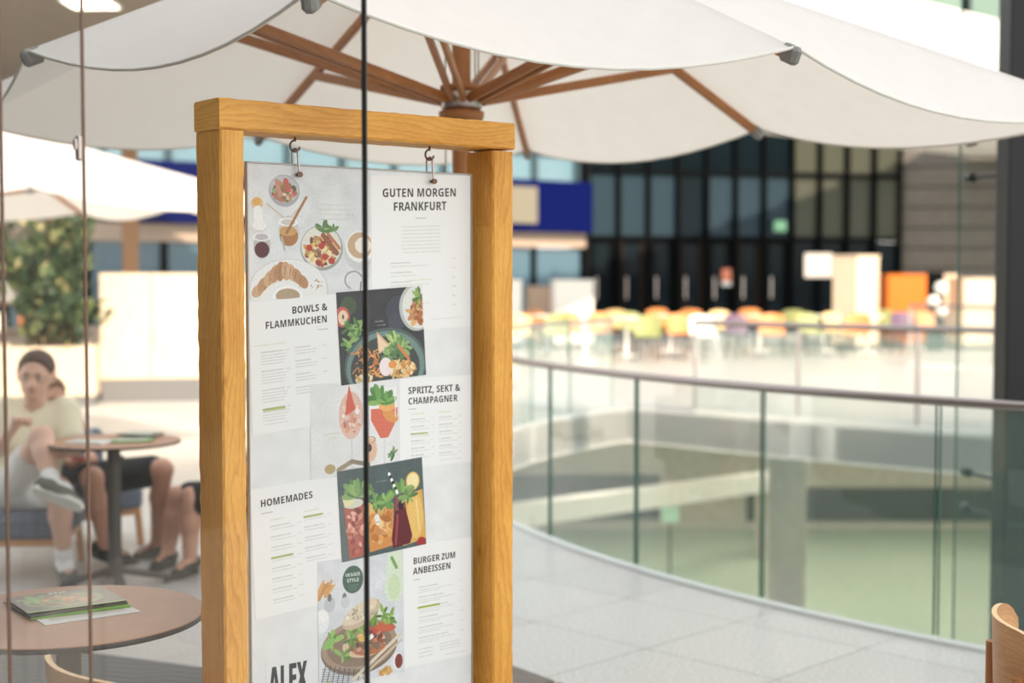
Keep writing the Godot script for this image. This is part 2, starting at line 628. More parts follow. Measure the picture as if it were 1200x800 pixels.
func _ready() -> void:
	# camera: 50 mm lens on a 36 x 24 mm frame, eye height, tipped down a little, focused on the stand
	var cam := Camera3D.new()
	cam.name = "camera"
	add_child(cam)
	cam.position = Vector3(0, EYE, 0)
	cam.rotation.x = -pitch
	cam.fov = rad_to_deg(2.0 * atan(400.0 / F))
	var lens := CameraAttributesPhysical.new()
	lens.frustum_focal_length = 50.0
	lens.exposure_aperture = 2.2
	lens.frustum_focus_distance = 3.35
	cam.attributes = lens
	cam.current = true
	# bright hazy sky over the glazed atrium, and the sun from behind on the right
	var we := WorldEnvironment.new()
	we.name = "environment"
	var env := Environment.new()
	env.background_mode = Environment.BG_SKY
	var sky := Sky.new()
	var sm := ProceduralSkyMaterial.new()
	sm.sky_top_color = Color(0.74, 0.76, 0.775)
	sm.sky_horizon_color = Color(0.99, 0.975, 0.95)
	sm.sky_curve = 0.22
	sm.ground_horizon_color = Color(0.62, 0.62, 0.60)
	sm.ground_bottom_color = Color(0.45, 0.44, 0.42)
	sm.sun_angle_max = 1.0
	sky.sky_material = sm
	env.sky = sky
	env.background_energy_multiplier = 1.0
	env.tonemap_mode = Environment.TONE_MAPPER_LINEAR
	env.tonemap_exposure = 3.0
	env.sdfgi_enabled = true
	env.ssao_enabled = true
	env.ssil_enabled = true
	we.environment = env
	add_child(we)
	var sun := DirectionalLight3D.new()
	sun.name = "sun"
	sun.light_color = Color(1.0, 0.92, 0.82)
	sun.light_energy = 0.74
	sun.light_angular_distance = 0.8
	sun.shadow_enabled = true
	sun.sky_mode = DirectionalLight3D.SKY_MODE_LIGHT_ONLY
	add_child(sun)
	sun.look_at_from_position(Vector3(8, 13.5, 17.5), Vector3.ZERO)

	rng.seed = 7
	ts = TextServerManager.get_primary_interface()
	font_bold = SystemFont.new()
	font_bold.font_names = PackedStringArray(["Droid Sans"])
	font_bold.font_weight = 700
	font_rid = font_bold.get_rids()[0]
	make_materials()
	print("materials")
	floors()
	lower_level()
	far_buildings()
	print("buildings")
	balustrades()
	lift_shaft()
	menu_stand()
	menu_board()
	print("menu")
	parasols()
	glass_screens()
	cafe_tables()
	print("cafe")
	people()
	print("people")
	planters()
	terrace()
	print("done")

func make_materials() -> void:
	var oak := wood_tex(11, Color(0.965, 0.725, 0.34), Color(0.77, 0.49, 0.145), 2.5, 0.42, 64.0, 1024, 512, [[0.32, 0.05, 0.006], [0.9, 0.30, 0.008], [1.35, 0.12, 0.005], [1.62, 0.22, 0.009], [2.1, 0.34, 0.006], [0.55, 0.2, 0.005], [2.3, 0.09, 0.008], [1.1, 0.39, 0.006], [0.15, 0.27, 0.005]])
	M.oak = wood_mat(oak, 2.5, 0.42, 0.55, 0.05)
	M.oak2 = wood_mat(oak, 2.5, 0.42, 0.55, 0.05, Color(0.98, 0.97, 0.93), Vector3(0.31, 0.4, 0))
	M.oak3 = wood_mat(oak, 2.5, 0.42, 0.55, 0.05, Color.WHITE, Vector3(0.62, 0.7, 0))
	var teak := wood_tex(5, Color(0.74, 0.50, 0.30), Color(0.54, 0.33, 0.17), 1.6, 0.2, 60.0, 512, 128)
	M.teak = wood_mat(teak, 1.6, 0.2, 0.45, 0.02)
	var ply := wood_tex(21, Color(0.82, 0.62, 0.42), Color(0.66, 0.45, 0.27), 0.8, 0.4, 70.0, 512, 256)
	M.ply = wood_mat(ply, 0.8, 0.4, 0.4, 0.01)
	M.ply_edge = mat(Color(0.90, 0.76, 0.58), 0.5)
	M.canvas = tri_mat(noise_tex(3, 0.02, [Color(0.95, 0.93, 0.91), Color(0.968, 0.952, 0.935)]), 0.8, 0.9)
	M.canvas.backlight_enabled = true
	M.canvas.backlight = Color(0.90, 0.87, 0.83)
	M.hem = mat(Color(0.88, 0.86, 0.82), 0.9)
	M.cap = mat(Color(0.50, 0.49, 0.47), 0.5)
	M.steel = mat(Color(0.78, 0.74, 0.72), 0.38, 1.0)
	M.bronze = mat(Color(0.40, 0.31, 0.25), 0.35, 0.9)
	M.dark_metal = mat(Color(0.075, 0.075, 0.075), 0.5)
	M.grey_metal = mat(Color(0.30, 0.28, 0.26), 0.5, 0.3)
	M.tile = []
	var granite := noise_tex(9, 0.09, [Color(0.66, 0.655, 0.64), Color(0.755, 0.75, 0.735), Color(0.83, 0.825, 0.81)], 512, 5)
	for i in 4:
		var m := tri_mat(granite, 0.9, 0.34)
		m.albedo_color = [Color.WHITE, Color(0.97, 0.97, 0.97), Color(0.985, 0.98, 0.97), Color(0.95, 0.95, 0.945)][i]
		m.uv1_offset = Vector3(0.17 * i, 0.31 * i, 0.23 * i)
		M.tile.append(m)
	M.joint = mat(Color(0.68, 0.675, 0.66), 0.8)
	M.slab = tri_mat(noise_tex(14, 0.03, [Color(0.88, 0.875, 0.85), Color(0.93, 0.925, 0.90)]), 0.5, 0.7)
	M.glass = glass(Color(0.62, 0.78, 0.72), 0.09)
	M.shaft_glass = glass(Color(0.45, 0.62, 0.52), 0.03)
	M.clear = glass(Color(0.75, 0.76, 0.74), 0.02)
	M.glass_edge = mat(Color(0.22, 0.38, 0.33), 0.15)
	M.seal = mat(Color(0.02, 0.03, 0.03), 0.4)
	M.bronze_edge = mat(Color(0.44, 0.33, 0.26), 0.5)
	M.white = mat(Color(0.92, 0.92, 0.90), 0.5)
	M.cream = mat(Color(0.72, 0.64, 0.57), 0.6)
	M.low_floor = tri_mat(noise_tex(18, 0.02, [Color(0.66, 0.73, 0.64), Color(0.74, 0.80, 0.72)]), 0.3, 0.4)
	M.concrete = tri_mat(noise_tex(19, 0.02, [Color(0.70, 0.67, 0.60), Color(0.77, 0.74, 0.68)]), 0.4, 0.7)
	M.dark_glass = mat(Color(0.06, 0.10, 0.12), 0.06)
	M.olive_glass = mat(Color(0.30, 0.31, 0.27), 0.08)
	M.brown_band = mat(Color(0.20, 0.18, 0.165), 0.5)
	M.blue_reflection_glass = mat(Color(0.17, 0.235, 0.275), 0.08)  # dark entrance pane with a bluish reflection put into its colour
	M.blue_reflection_glass.metallic_specular = 0.2
	M.pale_glass = glass(Color(0.45, 0.60, 0.66), 0.76)  # the pale blue of the sky is put into this pane tint
	M.dark_glass.metallic_specular = 0.2
	M.olive_glass.metallic_specular = 0.2
	M.mullion = mat(Color(0.045, 0.055, 0.06), 0.5)
	M.door_post = mat(Color(0.15, 0.125, 0.11), 0.5)
	M.blue = mat(Color(0.04, 0.08, 0.31), 0.45)
	for k in ["mullion", "door_post", "blue"]:
		M[k].metallic_specular = 0.14
	M.rail = mat(Color(0.60, 0.56, 0.545), 0.36, 1.0)
	M.plank = tri_mat(noise_tex(23, 0.01, [Color(0.385, 0.365, 0.34), Color(0.43, 0.41, 0.385)]), 0.5, 0.7)

func near_arc(px_angle: float) -> float:
	return deg_to_rad(px_angle)

func disc(c: Vector2, r: float, n := 160) -> PackedVector2Array:
	var p := PackedVector2Array()
	for i in n:
		p.append(c + Vector2(cos(TAU * i / n), sin(TAU * i / n)) * r)
	return p

var void_a: PackedVector2Array      # the opening behind the near balustrade

func floors() -> void:
	var cut := Geometry2D.clip_polygons(disc(RING, RING_R, 220), disc(FAR, FAR_R, 600))
	void_a = cut[0]
	for c in cut:
		if c.size() > void_a.size():
			void_a = c
	var fl := setting("floor", "pale grey granite floor tiles laid diagonally", "floor")
	var s := S()
	var c := 3.0
	for ix in range(-8, 10):
		for iz in range(-5, 18):
			var cellp := PackedVector2Array([Vector2(ix * c, iz * c), Vector2(ix * c + c, iz * c), Vector2(ix * c + c, iz * c + c), Vector2(ix * c, iz * c + c)])
			for a in Geometry2D.clip_polygons(cellp, void_a):
				if a.size() > 2:
					prism(s, a, -0.38, -0.018, true)
	part("slab", s, M.joint, fl)
	# tiles at 45 degrees, their corner where the photograph shows one
	var p0 := on(1013, 759.5, 0)
	var o := Vector2(p0.x, -p0.z)
	var e1 := Vector2(1, 1).normalized()
	var e2 := Vector2(1, -1).normalized()
	var t := 0.66
	var g := 0.0011
	var list := []
	for i in range(-34, 40):
		for j in range(-40, 34):
			var q := o + e1 * (i * t) + e2 * (j * t)
			var mid := q + (e1 + e2) * t * 0.5
			if mid.y < 1.0 or mid.y > 25.0 or absf(mid.x) > 0.43 * mid.y + 1.8:
				continue
			var poly := PackedVector2Array([q + (e1 + e2) * g, q + e1 * (t - g) + e2 * g, q + (e1 + e2) * (t - g), q + e1 * g + e2 * (t - g)])
			for a in Geometry2D.clip_polygons(poly, Geometry2D.offset_polygon(void_a, 0.02)[0]):
				if a.size() > 2:
					list.append([mid.y + absf(mid.x) * 0.3, a])
	list.sort_custom(func(a, b): return a[0] < b[0])
	var rest := S()
	for k in list.size():
		if k < 300:
			var q := S()
			prism(q, list[k][1], -0.02, 0.0, false, 0.0007)
			part("tile", q, M.tile[(k * 7 + k / 5) % 4], fl)
		else:
			prism(rest, list[k][1], -0.02, 0.0)
	var far_tiles := part("distant_tiles", rest, M.tile[0], fl)
	far_tiles.set_meta("kind", "stuff")
	# the rest of the floor, out of view or too far to tell the tiles apart
	var s2 := S()
	for ix in range(-8, 10):
		for iz in range(-5, 18):
			var cellp := PackedVector2Array([Vector2(ix * c, iz * c), Vector2(ix * c + c, iz * c), Vector2(ix * c + c, iz * c + c), Vector2(ix * c, iz * c + c)])
			var view := PackedVector2Array([Vector2(-1.86, 2.0), Vector2(1.86, 2.0), Vector2(11.32, 24.0), Vector2(-11.32, 24.0)])
			for z in Geometry2D.clip_polygons(cellp, view):
				for a in Geometry2D.clip_polygons(z, void_a):
					if a.size() > 2:
						prism(s2, a, -0.018, -0.001)
	part("paving", s2, M.tile[1], fl)
	# facing of the slab round the openings
	var rim := setting("trim_1", "white fascia round the floor opening", "fascia")
	for poly in [void_a]:
		var q := S()
		q.set_smooth_group(1)
		for i in poly.size():
			var a: Vector2 = poly[i]
			var b: Vector2 = poly[(i + 1) % poly.size()]
			var m: Vector2 = (b - a)
			var n := Vector2(m.y, -m.x)
			if Geometry2D.is_point_in_polygon((a + b) * 0.5 + n.normalized() * 0.03, poly) == false:
				n = -n
			var off := n.normalized() * 0.012
			quad(q, V(a.x, a.y, -0.40), V(b.x, b.y, -0.40), V(b.x, b.y, -0.004), V(a.x, a.y, -0.004), V(n.x, n.y))
		part("facing", q, M.slab, rim)

func lower_level() -> void:
	var fl := setting("floor_lower", "pale green floor of the level below seen through the opening", "floor")
	var s := S()
	cbox(s, V(2, 16, LOW - 0.1), Vector3(50, 0.2, 62))
	part("slab", s, M.low_floor, fl)
	var w := setting("wall_lower", "wall of the level below with a dark shop window band", "wall")
	s = S()
	cbox(s, V(4, 29.0, -2.0), Vector3(50, 3.2, 0.3))
	part("plaster", s, M.concrete, w)
	s = S()
	cbox(s, V(10.5, 28.8, -3.1), Vector3(11.4, 0.66, 0.12), 0.01)
	part("window_band", s, M.brown_band, w)
	s = S()
	cbox(s, V(-1.5, 28.8, -2.95), Vector3(9.0, 0.9, 0.12), 0.01)
	part("window_band", s, M.brown_band, w)
	# round column under the walkway
	var p := at(922, 640, 17.6)
	var col := thing("column", "round concrete column on the level below behind the glass", "column", Vector3(p.x, LOW, p.z))
	s = S()
	lathe(s, [Vector2(0, 0), Vector2(0.26, 0), Vector2(0.26, 0.06), Vector2(0.235, 0.07), Vector2(0.235, 1.55), Vector2(0.228, 1.555), Vector2(0.228, 1.565), Vector2(0.235, 1.57), Vector2(0.235, 3.2)], 32)
	part("shaft", s, M.concrete, col)
	# pale parapet of a ramp rising to the right, on short piers
	var r := thing("ramp_parapet", "pale sloping ramp parapet on the level below", "parapet", V(0, 20, LOW))
	s = S()
	var a := at(585, 606, 20.5)
	var b := at(905, 563, 26.0)
	bar(s, a, b, 0.25, 0.34, 0.01)
	part("coping", s, M.slab, r, true)
	for t in [0.08, 0.95]:
		s = S()
		var c := a.lerp(b, t)
		cbox(s, Vector3(c.x, (c.y + LOW) * 0.5, c.z), Vector3(0.2, c.y - LOW, 0.2), 0.01)
		part("pier", s, M.concrete, r, true)
	# lit panels added unseen under the slab to brighten the level below
	var k := 0
	for d in [18.9, 22.0, 25.4]:
		for x in [0.5, 3.6, 6.7, 9.8]:
			k += 1
			var lx: float = x + (d - 18.9) * 0.25
			if Geometry2D.is_point_in_polygon(Vector2(lx, d), Geometry2D.offset_polygon(void_a, 0.7)[0]):
				continue
			var lamp := thing("ceiling_light", "long lit ceiling panel added out of view to brighten the level below", "light", V(lx, d, -0.45), 0.0, "added ceiling panels of the level below")
			s = S()
			cbox(s, Vector3(0, 0.025, 0), Vector3(1.26, 0.04, 0.36), 0.004)
			part("frame", s, M.white, lamp)
			s = S()
			cbox(s, Vector3(0, 0.0, 0), Vector3(1.2, 0.012, 0.3), 0.002)
			var glow := mat(Color(1, 0.98, 0.93), 0.6)
			glow.emission_enabled = true
			glow.emission = Color(1.0, 0.96, 0.88)
			glow.emission_energy_multiplier = 1.5
			part("diffuser", s, glow, lamp)
			var al := AreaLight3D.new()
			al.name = "panel_glow"
			al.area_size = Vector2(1.2, 0.3)
			al.light_color = Color(1.0, 0.96, 0.88)
			al.light_energy = 1.35
			al.shadow_enabled = true
			al.rotation.x = -PI / 2
			al.position = Vector3(0, -0.02, 0)
			lamp.add_child(al)
	# little green running-man board
	var e := at(785, 603, 20.0)
	var sg := thing("exit_sign", "small pale green exit sign on the level below", "sign", Vector3(e.x, e.y - 0.13, e.z))
	s = S()
	cbox(s, Vector3(0, 0.13, 0), Vector3(0.24, 0.22, 0.05), 0.006)
	part("body", s, mat(Color(0.70, 0.86, 0.76), 0.5), sg)
	s = S()
	cbox(s, Vector3(0, -0.3, 0), Vector3(0.03, 0.7, 0.03), 0.003)
	cbox(s, Vector3(0, (LOW - (e.y - 0.13)) * 0.5, 0), Vector3(0.03, -(LOW - (e.y - 0.13)), 0.03), 0.003)
	part("post", s, M.grey_metal, sg)

func wall_run(a: Vector2, b: Vector2, t: float) -> Vector3:      # a point along a wall given by (x, depth) ends
	var p := a.lerp(b, t)
	return V(p.x, p.y)

func face_box(s: SurfaceTool, a: Vector2, b: Vector2, t0: float, t1: float, y0: float, y1: float, thick: float, out: float, ch := 0.0) -> void:
	var p := wall_run(a, b, t0)
	var q := wall_run(a, b, t1)
	var d := (q - p).normalized()
	var n := d.cross(Vector3.UP).normalized()
	if n.z < 0:
		n = -n
	cbox(s, (p + q) * 0.5 + Vector3.UP * (y0 + y1) * 0.5 + n * out, Vector3((q - p).length(), y1 - y0, thick), ch, Basis(d, Vector3.UP, d.cross(Vector3.UP)))

func far_buildings() -> void:
	var QL := Vector2(-14.1, 25.25)
	var QR := Vector2(2.0, 38.0)
	var tl := (150.0 - 0.0)
	# shop: cream wall with glazing under a long blue sign board
	var w := setting("wall_shop", "cream shop wall with a blue glazed front", "wall")
	var s := S()
	face_box(s, QL, QR, 0.0, 1.0, 2.28, 2.66, 0.3, -0.2)
	face_box(s, QL, QR, 0.0, 1.0, 0.0, 0.5, 0.3, -0.2)
	part("plaster", s, M.cream, w)
	var n := 12
	for i in n:
		s = S()
		face_box(s, QL, QR, float(i) / n + 0.004, float(i + 1) / n - 0.004, 0.52, 2.26, 0.03, -0.2)
		part("pane", s, mat(Color(0.30, 0.42, 0.48), 0.08) if i % 3 else mat(Color(0.42, 0.54, 0.58), 0.08), w)
	for i in n + 1:
		s = S()
		face_box(s, QL, QR, maxf(0.0, float(i) / n - 0.004), minf(1.0, float(i) / n + 0.004), 0.5, 2.28, 0.1, -0.18)
		part("mullion", s, M.mullion, w)
	s = S()
	face_box(s, QL, QR, -0.1, 1.0, 0.0, 3.9, 0.2, -2.6)
	part("backing", s, mat(Color(0.35, 0.36, 0.36), 0.8), w)
	var bs := thing("fascia_sign", "long blue shop fascia sign with a cream panel", "sign", wall_run(QL, QR, 0.65))
	s = S()
	face_box(s, QL, QR, 0.375, 1.0, 2.66, 3.99, 0.3, 0.1, 0.02)
	part("board", s, M.blue, bs, true)
	s = S()
	face_box(s, QL, QR, 0.80, 0.905, 2.86, 3.8, 0.06, 0.28, 0.01)
	part("cream_panel", s, mat(Color(0.52, 0.50, 0.44), 0.5), bs, true)
	# glazed wall of the hall above the shop: sky shows through it
	var g := setting("window_1", "tall glazed curtain wall with pale blue daylight put into its pane tint above the shop", "window")
	n = 14
	var rows := [3.9, 4.75, 5.6, 6.5, 8.6]
	for i in n:
		for r in rows.size() - 1:
			s = S()
			face_box(s, QL, QR, float(i) / n, float(i + 1) / n, rows[r], rows[r + 1], 0.02, -0.5)
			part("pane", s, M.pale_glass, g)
	for i in n + 1:
		s = S()
		face_box(s, QL, QR, float(i) / n - 0.003, float(i) / n + 0.003, 3.9, 8.6, 0.22, -0.45)
		part("mullion", s, mat(Color(0.25, 0.33, 0.36), 0.5), g)
	for r in rows:
		s = S()
		face_box(s, QL, QR, 0.0, 1.0, r - 0.05, r + 0.05, 0.14, -0.47)
		part("transom", s, mat(Color(0.25, 0.33, 0.36), 0.5), g)
	# dark glazed entrance front
	var DA := Vector2(2.0, 38.2)
	var DB := Vector2(11.1, 41.0)
	var dk := setting("wall_entrance", "dark glazed entrance front of the hall", "wall")
	s = S()
	face_box(s, DA, DB, 0.0, 1.0, 0.0, 10.0, 0.2, -1.2)
	part("backing", s, mat(Color(0.03, 0.035, 0.04), 0.9), dk)
	n = 11
	rows = [2.55, 4.35, 6.2, 8.0, 10.0]
	for i in n:
		for r in rows.size() - 1:
			s = S()
			face_box(s, DA, DB, float(i) / n + 0.004, float(i + 1) / n - 0.004, rows[r] + 0.03, rows[r + 1] - 0.03, 0.04, 0.0)
			var o := part("pane", s, M.olive_glass if i >= 7 else M.blue_reflection_glass if r == 0 and i != 3 else M.dark_glass, dk)
			o.rotation = Vector3.ZERO
	for i in n + 1:
		s = S()
		face_box(s, DA, DB, maxf(0.0, float(i) / n - 0.005), minf(1.0, float(i) / n + 0.005), 0.0, 10.0, 0.25, 0.08)
		part("mullion", s, M.mullion, dk)
	for r in rows:
		s = S()
		face_box(s, DA, DB, 0.0, 1.0, r - 0.06, r + 0.06, 0.18, 0.04)
		part("transom", s, M.mullion, dk)
	for i in 7:
		var d := setting("door_%d" % (i + 1), "dark glazed door of the entrance front", "door")
		s = S()
		face_box(s, DA, DB, float(i) / n + 0.018, float(i + 1) / n - 0.018, 0.05, 2.42, 0.03, 0.0)
		part("pane", s, M.dark_glass, d)
		for e in [[0.008, 0.022], [1.0 / n - 0.022, 1.0 / n - 0.008]]:
			s = S()
			face_box(s, DA, DB, float(i) / n + e[0], float(i) / n + e[1], 0.0, 2.48, 0.08, 0.02)
			part("stile", s, M.door_post if i % 2 else M.mullion, d)
		s = S()
		face_box(s, DA, DB, float(i) / n + 0.024, float(i) / n + 0.028, 0.9, 1.5, 0.03, 0.1)
		part("handle", s, M.steel, d)
	for i in range(7, n):
		s = S()
		face_box(s, DA, DB, float(i) / n + 0.004, float(i + 1) / n - 0.004, 0.0, 2.48, 0.04, 0.0)
		part("pane", s, M.dark_glass, dk)
	# signs on the entrance front
	var ex := thing("exit_sign", "small green exit sign on the dark entrance front", "sign", wall_run(DA, DB, 0.6) + Vector3(0, 2.75, 0.2))
	s = S()
	cbox(s, Vector3(0, 0.16, 0), Vector3(0.34, 0.3, 0.08), 0.01)
	part("body", s, mat(Color(0.55, 0.78, 0.62), 0.5), ex)
	var po := thing("door_notice", "small orange and white notice on an entrance door", "notice", wall_run(DA, DB, 0.43) + Vector3(0, 1.25, 0.14))
	s = S()
	cbox(s, Vector3(0, 0.3, 0), Vector3(0.26, 0.34, 0.02), 0.004)
	part("sheet", s, mat(Color(0.86, 0.52, 0.40), 0.6), po)
	s = S()
	cbox(s, Vector3(0, 0.06, 0), Vector3(0.26, 0.12, 0.02), 0.004)
	part("footer", s, M.white, po)
	# grey plank wall to the right of it
	var GB := Vector2(20.0, 39.2)
	var gw := setting("wall_planks", "grey wall of wide horizontal panels", "wall")
	s = S()
	face_box(s, DB, GB, 0.0, 1.0, 0.0, 10.0, 0.3, -0.3)
	part("backing", s, mat(Color(0.16, 0.15, 0.14), 0.8), gw)
	for r in 17:
		s = S()
		face_box(s, DB, GB, 0.0, 1.0, r * 0.58 + 0.02, r * 0.58 + 0.56, 0.06, -0.1, 0.008)
		part("panel", s, M.plank, gw)
	# white parapet of the gallery above, with a band of windows over it
	var PA := Vector2(2.0, 23.4)
	var PB := Vector2(18.0, 38.3)
	var up := setting("trim_2", "white gallery parapet above the entrance", "parapet")
	s = S()
	face_box(s, PA, PB, 0.0, 1.0, 5.0, 7.1, 0.3, 0.0, 0.02)
	part("parapet", s, M.white, up)
	s = S()
	face_box(s, PA, PB, 0.0, 1.0, 4.9, 5.05, 5.0, -2.5)
	part("gallery_slab", s, M.slab, up)
	var uw := setting("window_2", "band of greenish windows over the white parapet", "window")
	for i in 12:
		s = S()
		face_box(s, PA, PB, i / 12.0 + 0.006, (i + 1) / 12.0 - 0.006, 7.2, 9.4, 0.03, -0.3)
		part("pane", s, mat(Color(0.42, 0.52, 0.46), 0.1), uw)
	for i in 13:
		s = S()
		face_box(s, PA, PB, maxf(0, i / 12.0 - 0.006), minf(1, i / 12.0 + 0.006), 7.1, 9.5, 0.1, -0.28)
		part("mullion", s, M.mullion, uw)
	# ceiling over the left of the hall with a lit panel
	var cl := setting("ceiling", "beige ceiling over the far seating", "ceiling")
	s = S()
	cbox(s, V(-9.2, 22.0, 5.15), Vector3(13.0, 0.3, 10.0))
	part("soffit", s, mat(Color(0.55, 0.50, 0.44), 0.8), cl)
	var lp := on(106, 3, 4.98)
	var lamp := thing("ceiling_light", "rectangular lit panel in the beige ceiling", "light", Vector3(lp.x, 4.96, lp.z))
	s = S()
	cbox(s, Vector3(0, 0.02, 0), Vector3(0.64, 0.04, 0.64), 0.004)
	part("frame", s, M.white, lamp)
	s = S()
	cbox(s, Vector3(0, -0.003, 0), Vector3(0.56, 0.012, 0.56), 0.002)
	var glow := mat(Color(1, 0.97, 0.9), 0.6)
	glow.emission_enabled = true
	glow.emission = Color(1.0, 0.95, 0.86)
	glow.emission_energy_multiplier = 2.0
	part("diffuser", s, glow, lamp)
	var al := AreaLight3D.new()
	al.name = "panel_glow"
	al.area_size = Vector2(0.56, 0.56)
	al.light_color = Color(1.0, 0.95, 0.86)
	al.light_energy = 1.5
	al.shadow_enabled = true
	al.rotation.x = -PI / 2
	al.position = Vector3(0, -0.03, 0)
	lamp.add_child(al)
	# an added, unseen tower block whose shadow keeps the sun off the café
	var tw := thing("added_shade_tower", "slim pale tower block added far behind the viewer to cast shade", "building", Vector3(29.5, 0, 52.5), deg_to_rad(24.6))
	s = S()
	cbox(s, Vector3(0, 24.1, 0), Vector3(12.4, 48.2, 7.0), 0.05)
	part("masonry", s, M.white, tw)
	for k in 14:
		s = S()
		cbox(s, Vector3(0, 3.5 + k * 3.3, 0), Vector3(12.5, 1.3, 7.1))
		part("window_band", s, M.dark_glass, tw)
	# front of the café on the left behind the viewer, with its ceiling
	var cf := setting("wall_left", "dark timber front of the café outside the view", "wall")
	s = S()
	cbox(s, Vector3(-3.5, 3.2, 2.0), Vector3(0.3, 6.4, 17.0))
	part("boarding", s, mat(Color(0.16, 0.12, 0.09), 0.7), cf)
	s = S()
	cbox(s, Vector3(-2.0, 3.5, 4.9), Vector3(3.6, 0.2, 11.0))
	part("canopy", s, mat(Color(0.22, 0.17, 0.13), 0.7), cf)
	s = S()
	cbox(s, Vector3(-1.3, 3.2, 9.6), Vector3(4.2, 6.4, 0.3))  # end wall added out of view to darken reflections in the glass screens
	part("added_end_boarding", s, mat(Color(0.16, 0.12, 0.09), 0.7), cf)

func balustrades() -> void:
	var joints := []
	var a := -155.837 - 6.85 * 9
	while a < -90.0:
		joints.append(a)
		a += 6.85
	var b := thing("balustrade", "curved frameless glass balustrade with round steel handrail beside the granite floor", "railing", V(RING.x - RING_R, RING.y))
	for i in joints.size() - 1:
		var s := S()
		var q := deg_to_rad(0.055)
		arcbox(s, RING, RING_R + 0.012, RING_R + 0.024, deg_to_rad(joints[i]) + q, deg_to_rad(joints[i + 1]) - q, 0.012, 1.03, 6)
		var pane := part("pane", s, M.glass, b, true)
		for e in [[deg_to_rad(joints[i]) + q, 1.0], [deg_to_rad(joints[i + 1]) - q, -1.0]]:
			s = S()
			arcbox(s, RING, RING_R + 0.0115, RING_R + 0.0245, e[0], e[0] + e[1] * deg_to_rad(0.03), 0.03, 1.03, 1)
			part("polished_edge", s, M.glass_edge, pane)
	var s2 := S()
	tube(s2, arc_pts(RING, RING_R + 0.018, deg_to_rad(joints[0]), deg_to_rad(joints[-1]), 1.05, 120), 0.021, 12)
	part("handrail", s2, M.rail, b, true)
	s2 = S()
	arcbox(s2, RING, RING_R - 0.012, RING_R + 0.05, deg_to_rad(joints[0]), deg_to_rad(joints[-1]), 0.0, 0.016, 90)
	part("base_channel", s2, mat(Color(0.80, 0.81, 0.80), 0.45), b, true)
	# balustrade along the far edge, and one beyond the second opening
	far_rail(FAR_R - 0.03, 226.0, 246.0, 1.35, "glass balustrade with steel rail on the far side of the opening")
	far_rail(FAR_R - 9.3, 218.5, 243.0, 1.6, "glass balustrade with steel rail close in front of the terrace chairs")

func far_rail(r: float, a0: float, a1: float, step: float, label: String) -> void:
	var ang := rad_to_deg(step / r)
	var n := int((a1 - a0) / ang)
	var p := V(FAR.x + cos(deg_to_rad((a0 + a1) / 2)) * r, FAR.y + sin(deg_to_rad((a0 + a1) / 2)) * r)
	var b := thing("balustrade", label, "railing", p)
	for i in n:
		var s := S()
		arcbox(s, FAR, r - 0.006, r + 0.006, deg_to_rad(a0 + ang * i + 0.03), deg_to_rad(a0 + ang * (i + 1) - 0.03), 0.06, 0.98, 3)
		part("pane", s, M.glass, b, true)
		s = S()
		var t := deg_to_rad(a0 + ang * i)
		var q := V(FAR.x + cos(t) * r, FAR.y + sin(t) * r)
		cbox(s, q + Vector3.UP * 0.5, Vector3(0.04, 1.0, 0.04), 0.004)
		part("post", s, M.steel, b, true)
	var s2 := S()
	tube(s2, arc_pts(FAR, r, deg_to_rad(a0), deg_to_rad(a0 + ang * n), 1.04, 40), 0.035, 10)
	part("handrail", s2, M.rail, b, true)
	s2 = S()
	arcbox(s2, FAR, r - 0.03, r + 0.03, deg_to_rad(a0), deg_to_rad(a0 + ang * n), 0.0, 0.05, 40)
	part("base_channel", s2, M.slab, b, true)

func lift_shaft() -> void:
	var d := 7.9
	var left := at(1121, 400, d).x
	var cx := at(1179, 400, d - 0.45).x
	var b := thing("lift_shaft", "glass lift shaft with spider fittings on a dark steel column", "lift shaft", V(cx + 0.15, d, LOW))
	var s := S()
	cbox(s, V(cx + 0.15, d - 0.35, 3.2), Vector3(0.3, 13.6, 0.2), 0.01)
	part("column", s, M.dark_metal, b, true)
	var joint_y := [at(1130, 574, d).y]
	var step: float = at(1130, 187, d).y - joint_y[0]
	for k in range(-2, 4):
		var y0: float = joint_y[0] + step * k
		s = S()
		cbox(s, V(left + 0.9, d, y0 + step * 0.5), Vector3(1.8, step - 0.012, 0.012))
		var pane := part("pane", s, M.shaft_glass, b, true)
		s = S()
		cbox(s, V(left + 0.004, d, y0 + step * 0.5), Vector3(0.008, step - 0.012, 0.0125))
		part("polished_edge", s, M.glass_edge, pane)
		var jy := y0
		for e in [0.1, -0.1]:
			s = S()
			var p := V(left + 0.07, d + 0.006, jy + e)
			tube(s, [p + Vector3(0, 0, 0.03), p + Vector3(0, 0, -0.05)], 0.026, 12)
			tube(s, [p + Vector3(0, 0, 0.03), V(left + 0.10, d - 0.14, jy + e), V(cx + 0.04, d - 0.30, jy + e)], 0.011, 8)
			part("spider_fitting", s, M.dark_metal, b, true)
	s = S()
	for x in [left + 1.79]:
		cbox(s, V(x, d + 0.42, 3.2), Vector3(0.2, 13.6, 0.3), 0.01)
	part("column", s, M.dark_metal, b, true)

# ---------------------------------------------------------------- menu stand
const STAND_W := 0.8744
var stand_at: Vector3
var stand_turn := 0.6943

